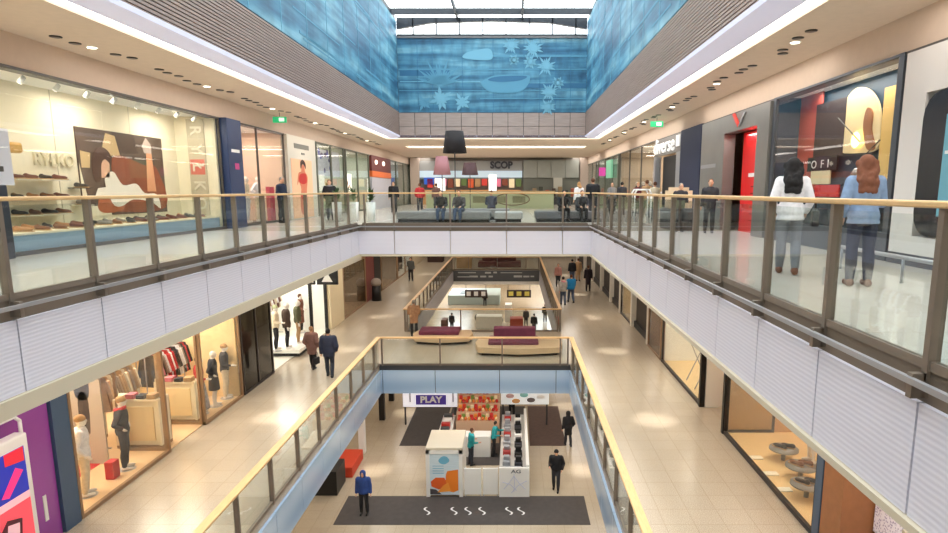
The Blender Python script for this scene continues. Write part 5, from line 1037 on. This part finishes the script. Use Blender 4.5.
# brown panel, navy post, mauve display
b=MB(); b.box(5.65,5.95,10.65,10.88,5.3,9.4); single('shop_pillar',b,M('steel_blue',(62,88,118)),'steel blue post at near end of the right bay window','pillar')
b=MB(); b.box(5.66,6.4,9.95,10.62,5.3,9.4); single('orange_brown_pier',b,M('orange_brown',(158,106,66),.5,var=.08),'orange brown smooth pier right of the steel blue post','column')
t=thing('sequin_display','mauve white sequin patterned display wall behind bottom right glass','display',(6.4,8.6,5.3))
def seq():
    m=M('sequin_mauve',(206,192,226),.3); n=m.node_tree.nodes; l=m.node_tree.links; v=n.new('ShaderNodeTexVoronoi'); v.inputs['Scale'].default_value=26; r=n.new('ShaderNodeValToRGB'); tcx=n.new('ShaderNodeTexCoord')
    r.color_ramp.elements[0].color=srgb((120,96,160))+(1,); r.color_ramp.elements[1].color=srgb((248,244,255))+(1,); r.color_ramp.elements[0].position=.1; r.color_ramp.elements[1].position=.5
    l.new(tcx.outputs['Object'],v.inputs['Vector']); l.new(v.outputs['Distance'],r.inputs['Fac']); l.new(r.outputs['Color'],n['Principled BSDF'].inputs['Base Color']); return m
for z0_,z1_ in ((5.3,6.0),(6.05,6.9)): b=MB(); b.box(6.2,6.5,7.2,9.9,z0_,z1_); b.build('sequin_block',seq(),t,local=False,bevel=.01)
b=MB(); b.box(6.22,6.5,7.2,9.9,6.95,8.4); b.build('white_backdrop',BW,t,local=False)
b=MB(); b.box(6.1,6.2,8.9,9.0,5.3,6.6); b.build('small_stand',GSTEEL,t,local=False)
area('shop_ceiling_light',(5.9,8.5,9.3),.6,2,60,(.95,.92,1)); b=MB(); b.box(6.9,7,5,9.9,5.3,9.4); struct('wall_right',b,BW)
b=MB(); b.box(5.66,6.2,6.0,7.15,5.3,9.4); single('orange_brown_pier',b,M('orange_brown',(158,106,66)),'orange brown pier past the sequin display at bottom right','column')
# receding pilasters and dark openings
ps=[23.5,25.9,29.6,33.0,36.4,40.6,45.2,50.5,56.5]
for i,y in enumerate(ps[1:]):
    b=MB(); b.box(5.72,6.2,y,y+.32,5.3,9.4); single('white_pilaster',b,PIL,'white pilaster between shop openings, %s from the farther bay window on right walkway'%('first','second','third','fourth','fifth','sixth','seventh','eighth')[i],'column')
    if i<len(ps)-2:
        y0,y1=y+.34,ps[i+2]-.02; 
        if i in (1,):
            shopfront('R',X1R+.05,y0,y1,5.3,9.4,[],fr=DFR,fw=.08); mid_int('R',y0+.06,y1-.06,1.6,WARMW,50,(1,.88,.7),x=X1R+.05)
            t=thing('goods_shelving','tall shelving of small goods in lit opening between second and third pilaster','shelf',(6.8,(y0+y1)/2,5.3)); b=MB(); [b.box(6.6,7.1,y0+.3,y1-.3,z,z+.05) for z in (5.6,6.1,6.6,7.1,7.6,8.1)]; b.build('shelf_boards',GSTEEL,t,local=False)
            for k in range(10): b=MB(); zz=(5.65,6.15,6.65,7.15,7.65)[k%5]; yy=y0+.5+1.2*(k//5); b.box(6.65,6.95,yy,yy+.5,zz,zz+.28); single('shelf_goods',b,M('goods_%d'%(k%4),(0,0,0)),'boxed goods on tall lit shelving, %s shelf, %s end'%(ordn(k%5),'near' if k<5 else 'far'),'goods',group='boxed goods on the tall shelving',bevel=.02)
        else:
            b=MB(); b.box(5.95,6.0,y0,y1,5.3,9.4); struct('wall_right',b,DARKI)
            b=MB(); b.box(5.85,5.95,y0,y1,5.3,5.6); struct('trim_28',b,BLACK)
shopfront('R',X1R,23.55,25.85,5.3,9.4,[],fr=TANF,fw=.08,pane=glass('bronze_glass')); mid_int('R',23.55,25.85,1.2,M('orange_tan_wall',(190,140,104),.7),25,WARM)
b=MB(); b.box(7.5,7.6,-8,10,5.3,9.4); struct('wall_right',b,CREAM)
# floor lamp pools: soffit downlights over the walkways
i=0
for x,ys in ((-7.0,(10,17.3,25.2,32,39,48.9)),(4.05,(10,17.1,24.9,31.8,39,48))):
    for y in ys:
        if i==0: DP=downlight('bright recessed lamp in the middle floor soffit over left walkway, first from near end',(x,y,9.498),'b','bright recessed lamps in the middle floor soffit')
        else: dup(DP,(x,y,9.498),label='bright recessed lamp in the middle floor soffit over %s walkway, %s from near end'%('left' if x<0 else 'right',ordn(ys.index(y))))
        i+=1; l=bpy.data.lights.new('downlight_beam','SPOT'); l.energy=800; l.spot_size=R(22); l.spot_blend=1; l.shadow_soft_size=.07; l.color=(1,.93,.82); q=bpy.data.objects.new('downlight_beam',l); COL.objects.link(q); q.location=(x,y,9.46)
# ---- lounge seating on the bridge ----
PUR=M('purple_velvet',(106,46,68),.8,var=.1,scale=6); TANB=M('bench_tan',(206,176,140),.5)
t=thing('lounge_sofa','purple sofa with backrest on wide curved tan base at bridge right','sofa',(-.0,24.9,5.3))
def curve_base(b,x0,x1,y0,y1,z0,z1,bow):
    P=[(x0,y1,z0),(x0-.15,(y0+y1)/2,z0)]+[(x0+(x1-x0)*k/10,y0-bow*math.sin(PI*k/10)+.15*abs(k-5)/5,z0) for k in range(11)]+[(x1+.15,(y0+y1)/2,z0),(x1,y1,z0)]
    b.prism(P,(0,0,z1-z0))
b=MB(); curve_base(b,-1.45,1.85,24.0,25.9,5.42,5.66,.12); b.build('curved_base',TANB,t,local=False,bevel=.01)
b=MB(); curve_base(b,-1.3,1.75,24.15,25.8,5.3,5.42,.05); b.build('dark_toe',BLACK,t,local=False)
b=MB(); b.box(-1.05,1.0,24.45,25.6,5.66,5.8); b.build('seat',PUR,t,local=False,bevel=.04)
b=MB(); b.box(-.85,.9,25.15,25.6,5.8,6.22); b.build('backrest',PUR,t,local=False,bevel=.05)
t=thing('lounge_sofa','flat purple seat on long curved tan base at bridge left','sofa',(-3.4,26.7,5.3))
b=MB(); curve_base(b,-4.3,-1.95,25.9,27.4,5.42,5.64,.12); b.build('curved_base',TANB,t,local=False,bevel=.01)
b=MB(); curve_base(b,-4.2,-2.05,26.0,27.3,5.3,5.42,.05); b.build('dark_toe',BLACK,t,local=False)
b=MB(); b.box(-4.15,-2.4,26.3,27.3,5.64,5.82); b.build('seat',PUR,t,local=False,bevel=.04)
# far end beyond the second opening
t=thing('lounge_sofa','dark red seating block beyond the far balustrade','sofa',(-1.2,54,5.3)); b=MB(); b.box(-3.1,.6,53.2,54.8,5.3,5.75); b.build('seat',fab('dark_red',(96,44,44)),t,local=False,bevel=.05); b=MB(); b.box(-2.8,.2,54.3,54.8,5.75,6.5); b.build('backrest',fab('dark_red',(96,44,44)),t,local=False,bevel=.05)
for k in range(2): b=MB(); b.box(-2.0+k*1.0,-1.3+k*1.0,55.6,56.2,5.3,6.9+.2*k); single('tan_display_box',b,TANB,'tan display box standing behind dark red seating, %s'%('left one' if k==0 else 'right one'),'display stand',bevel=.03)
b=MB(); b.box(-4.9,-3.6,52.6,53.0,5.3,6.2); single('wooden_slat_screen',b,M('screen_wood',(176,140,100),.5,var=.2,scale=9,stretch=(8,1,.3)),'wooden slatted screen at far left behind the far balustrade','screen')
t=thing('info_band','charcoal band with rows of small white print on far fascia','sign',(-1.5,51.28,4.4))
b=MB(); b.box(ML+.1,MR-.1,51.27,51.3,4.4,5.2); b.build('band_sheet',M('charcoal_band',(84,88,94)),t,local=False)
for (u,v,wd,h) in ((.35,.66,1.5,.07),(.3,.3,1.1,.09),(1.3,.3,.7,.14),(2.6,.62,.5,.14),(3.3,.64,.3,.14),(2.2,.3,.5,.14),(2.9,.3,.35,.14),(3.9,.66,1.8,.06),(5.0,.3,.7,.16),(5.8,.3,.5,.14),(6.4,.32,.3,.12)):
    b=MB(); b.box(ML+.1+u,ML+.1+u+wd,51.26,51.27,4.4+v-.0,4.4+v+h); b.build('white_print',M('print_pale',(190,194,196),.5),t,local=False)

for k,(c,l) in enumerate(((C_CREAM,'cream'),(C_PINK,'pink'),(C_DK,'charcoal'),(C_TAN,'tan'))):
    x=-10.0+.27*k
    for zz,y,w_ in ((ZF+1.3,15.12,'first bay'),(ZF+1.2,16.88,'shop entrance')):
        b=MB(); b.box(-.11,.11,-.1,.14,0,.1+.03*(k%2)); single('folded_clothes',b,c,'%s folded clothes pile on the ivory cabinet behind %s side glass'%(l,w_),'clothes',loc=(x,y,zz),group='folded clothes on the ivory cabinets',bevel=.02)
# ================= GROUND FLOOR =================
CARP=M('dark_carpet',(74,68,66),.8,var=.1,scale=5); KW=M('kiosk_white',(236,234,230),.35)
b=MB(); b.box(-6.5,2.75,20.6,22.72,.0,.012); single('floor_mat',b,CARP,'wide dark floor mat in front of the white kiosk','floor mat')
b=MB(); b.box(-5.4,-3.5,27.6,33.0,.0,.012); single('floor_mat',b,CARP,'dark rectangular floor mat left of the kiosk','floor mat')
b=MB(); b.box(.75,2.45,27.6,33.0,.0,.012); single('floor_mat',b,M('brown_carpet',(96,76,70),.8,var=.1,scale=5),'brown rectangular floor mat right of the kiosk','floor mat')
b=MB(); b.box(-3.4,.6,25.5,33.0,.0,.01); single('floor_mat',b,CARP,'dark floor mat underneath the kiosk','floor mat')
for k,px in enumerate((427,454,468,482,509,521)):
    x,y,z=at(px,511,0.012); b=MB(); P=[]
    for q in range(9): u=q/8; P.append((.09*math.sin(u*2*PI)*-1+.05*(u-.5)*2,(.5-u)*.55))
    for (a,c) in zip(P,P[1:]): b.prism([(a[0]-.035,a[1],0),(a[0]+.035,a[1],0),(c[0]+.035,c[1],0),(c[0]-.035,c[1],0)],(0,0,.006))
    single('curl_mark',b,M('mark_white',(236,236,236),.5),'white S shaped mark on dark mat, %s from the left'%('first','second','third','fourth','fifth','sixth')[k],'floor marking',loc=(x,y,.0125))
# juice booth
t=thing('juice_booth','white roofed booth with orange slices poster at left of the kiosk','booth',(-2.75,23.5,0))
x0,x1,y0,y1=-3.42,-2.0,22.62,24.45
b=MB(); b.box(x0,x1,y0,y1,1.95,2.06); b.build('roof',M('booth_roof',(214,204,184),.5),t,local=False,bevel=.02)
b=MB(); b.box(x0,x0+.14,y0,y1,0.02,1.95); b.box(x1-.14,x1,y0,y1,0.02,1.95); b.box(x0,x1,y0,y0+.1,1.8,1.95); b.build('white_frame',KW,t,local=False)
b=MB(); b.box(x0+.14,x1-.14,y0+.03,y0+.06,.1,1.8); b.build('poster_sheet',M('poster_sky',(206,222,232),.5,var=.06,scale=8,stretch=(.3,1,6)),t,local=False)
def kp(nm,pts,mat,k=1): 
    W=x1-x0-.28; b=MB(); b.prism([(x0+.14+u*W,y0+.03-.004*k,.12+v*1.66) for u,v in pts],(0,.004,0)); b.build(nm,mat,t,local=False)
kp('orange_slice',[(.55,.5),(.6,.58),(.97,.62),(.97,.1),(.8,.05),(.5,.1)],M('orange_print',(236,130,40),.5)); kp('orange_slice',[(.03,.32),(.2,.42),(.5,.42),(.6,.2),(.3,.12),(.05,.2)],M('orange_deep',(222,96,40),.5),2)
kp('orange_slice',[(.25,.05),(.45,.22),(.62,.30),(.72,.08)],M('orange_light',(244,156,60),.5),3); kp('dark_base',[(0,0),(.4,0),(.2,.12),(0,.14)],M('print_dark',(70,66,70)),1)
kp('blue_logo',smoothp([(.3,.84),(.42,.94),(.58,.94),(.68,.84),(.55,.76),(.4,.76)],3),M('logo_blue',(110,176,206),.5),1)
for v in (.52,.58,.64,.7): kp('blue_text_line',[(.1,v),(.48,v),(.48,v+.015),(.1,v+.015)],M('logo_blue',(110,176,206)),1)
b=MB(); b.box(x0+.16,x1-.16,y0+.12,y0+.2,.1,1.8); b.build('booth_back',DGREY,t,local=False)
# gates
for i,(xa,xc) in enumerate(((-1.94,-1.28),(-1.22,-.62))):
    t=thing('counter_gate','low white swing gate of kiosk, %s of two'%('left','right')[i],'gate',((xa+xc)/2,22.66,0)); b=MB(); b.box(xa,xc,22.63,22.69,.12,1.2); b.build('gate_leaf',KW,t,local=False,bevel=.01)
    for x in (xa+.03,xc-.03): b=MB(); b.box(x-.02,x+.02,22.7,22.75,0.012,1.2); b.build('gate_post',LSTEEL,t,local=False)
# main counter
t=thing('kiosk_counter','long white kiosk counter running back from its logo front','counter',(-.05,25.9,0))
b=MB(); b.box(-.58,.6,22.62,22.72,.02,1.22); b.build('front_panel',KW,t,local=False)
b=MB(); b.box(.48,.6,22.72,29.1,.02,1.3); b.build('side_panel',KW,t,local=False)
b=MB(); b.box(-.58,.48,22.72,29.1,.9,.98); b.build('work_top',M('steel_top',(190,188,184),.3,.3),t,local=False)
b=MB(); b.box(-.58,-.5,22.72,29.1,.02,.9); b.build('inner_panel',KW,t,local=False)
b=MB()
for P in (((-.4,.35),(-.2,.6),(.0,.9)),((.45,.35),(.2,.6),(.0,.9)),((-.45,.65),(-.15,.55),(.1,.3)),((.5,.7),(.15,.5),(-.1,.2)),((.0,.25),(.02,.6),(.0,1.0))): b.path([(x,22.61,z) for x,z in P],.012,5)
b.build('lilac_pattern',M('lilac_line',(196,200,224),.5),t,local=False)
o=text('front_letters','AG',.2,(.08,22.61,1.08),FACE_N,M('letter_grey',(96,100,110),.5),t,.004,bold=.004,sx=1.4)
# counter equipment
EQ=[('cash_register','dark cash register',C_DK),('steel_mixer','steel mixer',LSTEEL),('toaster_press','black sandwich press',BLACK),('glass_display','pale glass food display',M('pale_glassy',(206,210,206),.2)),('cup_stack','white cup stack',KW)]
def appliance(kind,lab,x,y,z,mat,seed):
    r_=random.Random(seed); t=thing(kind,lab,'appliance',(x,y,z)); b=MB(); b.box(-.16,.16,-.18,.18,0,.2); b.build('machine_body',mat,t,bevel=.03)
    b=MB(); b.box(-.12,.12,-.05,.15,.2,.34+.1*r_.random()); b.build('top_unit',LSTEEL if seed%2 else BLACK,t,bevel=.02); b=MB(); b.tube((.1,-.2,.1),(.1,-.28,.14),.015); b.build('handle',BLACK,t)
nms=['coffee_grinder','coffee_machine','sandwich_press','juicer','blender','scale','cash_register','toaster','waffle_maker','water_boiler','coffee_machine','till_screen']
for k,nm in enumerate(nms):
    x=-.3 if k%2 else .18; y=23.3+(k//2)*.98+.2*(k%2); place=('left','right')[1-k%2]; row=('nearest','second','third','fourth','fifth','farthest')[k//2]
    appliance(nm,'%s on the long kiosk counter, %s side of the %s row'%(nm.replace('_',' '),place,row),x,y,.98,[C_DK,LSTEEL,KW,M('red_enamel',(176,50,44),.4)][(k*5)%4] if k!=2 else BLACK,k)
b=MB(); b.box(-.35,.3,22.8,23.05,.98,1.12); single('steel_tray',b,LSTEEL,'steel tray right behind the logo front of kiosk counter','tray',bevel=.02)
for k in range(4): b=MB(); b.box(-.34,.28,23.14,23.16+.0,.0,.0+.01) if False else None
# back shelving with red and orange goods
t=thing('goods_shelves','stepped shelf block with red and golden baked goods at kiosk back','shelf',(-1.65,28.5,0))
for k in range(4): b=MB(); b.box(-2.75,-.7,27.9+k*.45,28.35+k*.45,.012,1.1+.28*k); b.build('shelf_step',M('shelf_wood',(206,170,140),.6),t,local=False)
b=MB(); b.box(-2.3,-1.05,26.3,27.0,.012,1.0); single('white_side_counter',b,KW,'white block counter behind the teal shirted sellers','counter',bevel=.02)
n_=0
for k in range(4):
    for j in range(12):
        cl=[(206,60,40),(228,160,80),(240,210,160),(190,40,36),(214,120,60)][(k*3+j*2)%5]; b=MB(); x=-2.62+j*.162; y=28.06+k*.45; b.ball((x,y,1.1+.28*k+.07),(.075,.13,.085),6,8)
        single('bread_loaf',b,M('loaf_%d'%((k*3+j*2)%5),cl,.6),'%s baked loaf on %s step of the shelf block, %s from the left'%(('red','golden','pale','dark red','rust')[(k*3+j*2)%5],('lowest','second','third','top')[k],ordn(j)),'baked goods',group='loaves and packs on the stepped shelf block',smooth=True)
for k in range(4):
    for j in range(10):
        cl=[(214,66,40),(240,226,190),(232,150,60),(120,150,70),(200,50,46)][(k*2+j*3)%5]; b=MB(); x=-2.6+j*.19; b.box(-.075,.075,-.05,.05,0,.17+.05*((k+j)%3))
        single('goods_pack',b,M('pack_%d'%((k*2+j*3)%5),cl,.6),'%s goods pack at back of %s shelf block step, %s from the left'%(('red','cream','orange','green','crimson')[(k*2+j*3)%5],('lowest','second','third','top')[k],ordn(j)),'goods',loc=(x,28.29+k*.45,1.1+.28*k),group='loaves and packs on the stepped shelf block',bevel=.01)
b=MB(); b.box(-3.45,-2.85,26.2,29.0,.012,1.0); single('left_counter',b,KW,'narrow white counter along left side of the kiosk behind the booth','counter',bevel=.02)
for k in range(7):
    b=MB(); y=26.4+k*.37; b.box(-3.35,-2.95,y,y+.26,1.0,1.12+.08*(k%3)); single('food_tray',b,[KW,DGREY,M('red_enamel',(176,50,44)),LSTEEL][k%4],'food tray on the narrow left kiosk counter, %s from the near end'%ordn(k),'tray',group='food trays on the narrow left counter',bevel=.02)
# sign boards over the kiosk
def board_sign(lab,px0,px1,py0,py1,Y,mat,legs=True,nm='light_sign'):
    a=ony(px0,py1,Y); c=ony(px1,py0,Y); t=thing(nm,lab,'sign',((a[0]+c[0])/2,Y,0)); b=MB(); b.box(a[0],c[0],Y,Y+.15,a[2],c[2]); b.build('sign_box',mat,t,local=False,bevel=.02)
    for x in (a[0]+.1,c[0]-.1): b=MB(); b.box(x-.04,x+.04,Y+.03,Y+.11,.012,a[2]); b.build('sign_leg',DGREY,t,local=False)
    return t,a,c
t,a,c=board_sign('white lit sign with purple block and word in white, kiosk back left',403,457,391.5,407,30.2,M('sign_panel_white',(240,240,250),.4,emit=.5))
p0=ony(416,404.5,30.19); p1=ony(446,395,30.19); b=MB(); b.box(p0[0],p1[0],30.17,30.2,p0[2],p1[2]); b.build('purple_block',M('sign_purple',(76,56,150),.4,emit=.2),t,local=False)
text('sign_word','PLAY',.46,((p0[0]+p1[0])/2,30.165,(p0[2]+p1[2])/2),FACE_N,WHITE,t,.004,bold=.02,sx=1.05)
for px in (410,453): p=ony(px,397,30.19); b=MB(); b.box(p[0]-.04,p[0]+.04,30.18,30.2,p[2]-.28,p[2]+.28); b.build('grey_bar',M('lilac_grey_panel',(186,186,196)),t,local=False)
t,a,c=board_sign('pale lit menu sign with soft coloured blots, kiosk back right',501,549,389,404.5,30.2,M('menu_panel',(232,236,236),.4,emit=.4),nm='menu_sign')
for k,(px,py,cc) in enumerate(((510,396,(226,190,190)),(516,401,(236,180,120)),(524,395,(150,214,214)),(531,400,(120,110,110)),(508,391,(200,190,220)),(541,397,(250,250,250)))):
    p=ony(px,py,30.19); b=MB(); b.ball((p[0],30.19,p[2]),(.22,.02,.13),6,10); b.build('colour_blot',M('blot_%d'%k,cc,.5),t,local=False)
# left ground items
b=MB(); b.box(-7.9,-6.95,22.75,24.0,.0,1.0); single('dark_stall_block',b,BLACK,'black stall block under the left middle walkway edge','stall',bevel=.02)
b=MB(); b.box(-7.6,-6.75,24.3,26.2,.0,.45); single('red_low_bench',b,M('bench_red',(206,66,36),.6),'low orange red bench beyond the black stall block','bench',bevel=.03)
for i,(x,y,m_) in enumerate(((-6.95,26.9,WHITE),(-6.9,31.0,BLACK),(-7.0,34.0,BLACK))):
    b=MB(); b.box(x-.14,x+.14,y-.14,y+.14,0,4.2); single('square_column',b,m_,('white square column on ground floor left','nearer black square column on ground floor left','farther black square column on ground floor left')[i],'column')
b=MB(); b.box(-8.8,-8.7,-7,80,0,4.2); struct('wall_left',b,M('sand_wall',(206,190,160))); b=MB(); b.box(5.8,5.9,-7,80,0,4.2); struct('wall_right',b,M('sand_wall',(206,190,160)))
# white stall visible left through balustrade glass
# far ground seen through second opening
x,y,z=at(478,303,0); t=thing('island_stall','wide pale blue island stall seen through the far opening','stall',(-3.4,y+1,0))
xa=ony(449,303,y)[0]; xc=ony(500,303,y)[0]
b=MB(); b.box(xa,xc,y-1,y+4,0,1.0); b.build('stall_body',M('ice_blue',(186,206,210),.4),t,local=False,bevel=.03)
b=MB(); b.box(xa+1.2,xa+2.4,y,y+1.6,1.0,1.05); b.build('teal_pad',M('teal_grey',(110,130,136)),t,local=False)
for (a_,c_,l,mt) in ((465,487,'dark hanging shop board with white boxes, left one under far fascia',WHITE),(507,531,'dark hanging shop board with gold boxes, right one under far fascia',M('gold_box',(206,190,90),.5,emit=.2))):
    Y=56; p0=ony(a_,297.5,Y); p1=ony(c_,290,Y); t=thing('hanging_board',l,'sign',((p0[0]+p1[0])/2,Y,p0[2])); b=MB(); b.box(p0[0],p1[0],Y,Y+.1,p0[2],p1[2]); b.build('board',M('brown_black_print',(58,44,44)),t,local=False)
    for k in range(3): b=MB(); w3=(p1[0]-p0[0])/3; b.box(p0[0]+k*w3+.15,p0[0]+(k+1)*w3-.15,Y-.02,Y,p0[2]+.15,p1[2]-.15); b.build('lit_box',mt,t,local=False)
    for xx in (p0[0]+.1,p1[0]-.1): b=MB(); b.tube((xx,Y+.05,p1[2]),(xx,Y+.05,4.2),.02); b.build('drop_rod',DGREY,t,local=False)
for (px0,px1,py,h,c,l) in ((476,502,329,1.1,(226,222,210),'white square counter seen through near rail glass far below'),(510,523,333,1.2,(170,64,44),'red stall box far below near the black figures'),(505,512,322,1.6,(240,240,236),'slim white upright panel far below'),(441,447,333,1.1,(120,90,80),'small brown stand far below at left')):
    p=at(px0,py,0); xx=ony(px1,py,p[1])[0]; b=MB(); b.box(p[0],xx,p[1],p[1]+1.2,0,h); single('market_stand',b,M('stand_%d'%c[0],c,.6),l,'stand',bevel=.04)
for k in range(6):
    p=at(478+k*4.2,322+(k%2)*3,0); b=MB(); b.ball((p[0],p[1]+.4,1.3 if False else .35),(.35,.35,.35),6,10); single('dark_goods_pile',b,[DGREY,C_BRN,BLACK][k%3],'small dark round goods pile on the far ground floor, %s from the left'%ordn(k),'goods',group='round goods piles among the far ground counters',smooth=True)
# soffit lamps over ground walkways
for k,(x,y) in enumerate(((-5.9,25.0),(2.9,25.0),(-5.9,32),(2.9,33),(-5.9,17.5),(2.9,17.5))):
    dup(DP,(x,y,4.198),label='bright recessed lamp in the ground floor soffit, %s side, %s pair'%('left' if x<0 else 'right',('middle','far','near')[k//2]),group='bright recessed lamps in the ground floor soffit'); l=bpy.data.lights.new('downlight_beam','SPOT'); l.energy=600; l.spot_size=R(24); l.spot_blend=1; l.shadow_soft_size=.07; l.color=(1,.93,.82); q=bpy.data.objects.new('downlight_beam',l); COL.objects.link(q); q.location=(x,y,4.16)

# ---- print and small fittings belong to the part they sit on ----
SUB={'body':('eye',),'jacket':('collar',),'coat':('collar',),'trim_ring':('lens',),'poster_board':('poster_','print_'),'peach_print':('figure_','red_top','red_bottom'),'printed_cloth':('cloth_seam','streak','palm_fan','flower_shape','cloud_shape','boat_','bay_shape','rock_shape'),
 'blue_picture':('lipstick_shape','red_corner','yellow_corner'),'pink_picture':('compact_','teal_corner'),'sign_board':('white_icon','sign_letter'),'sign_box':('purple_block','sign_word','grey_bar','colour_blot','white_arrow_panel'),
 'band_sheet':('white_print',),'pillar_body':('pink_mark','white_mark'),'banner_board':('letter',),'board':('lit_box',),'red_sheet':('white_word_bar','fine_print_line'),'poster_sheet':('orange_slice','dark_base','blue_logo','blue_text_line'),'front_panel':('lilac_pattern','front_letters'),
 'counter_body':('oval_outline','counter_print'),'banner_cloth':('blue_blot',),'lamp_shade':('shade_spider',),'window_surround':('window_screen','screen_line'),'cabinet_front':('inset_panel',),'machine_body':('handle',),'cloth_body':('hanger',),'purple_sheet':('white_small_print',)}
for r in [o for o in bpy.data.objects if o.parent is None]:
    ch=list(r.children); nm={c:c.name.split('.')[0] for c in ch}
    for host,pre in SUB.items():
        h=[c for c in ch if nm[c]==host]
        if not h: continue
        for c in ch:
            if c is not h[0] and any(nm[c].startswith(p) for p in pre) and h[0].parent is r and nm[c]!=host: c.parent=h[0]
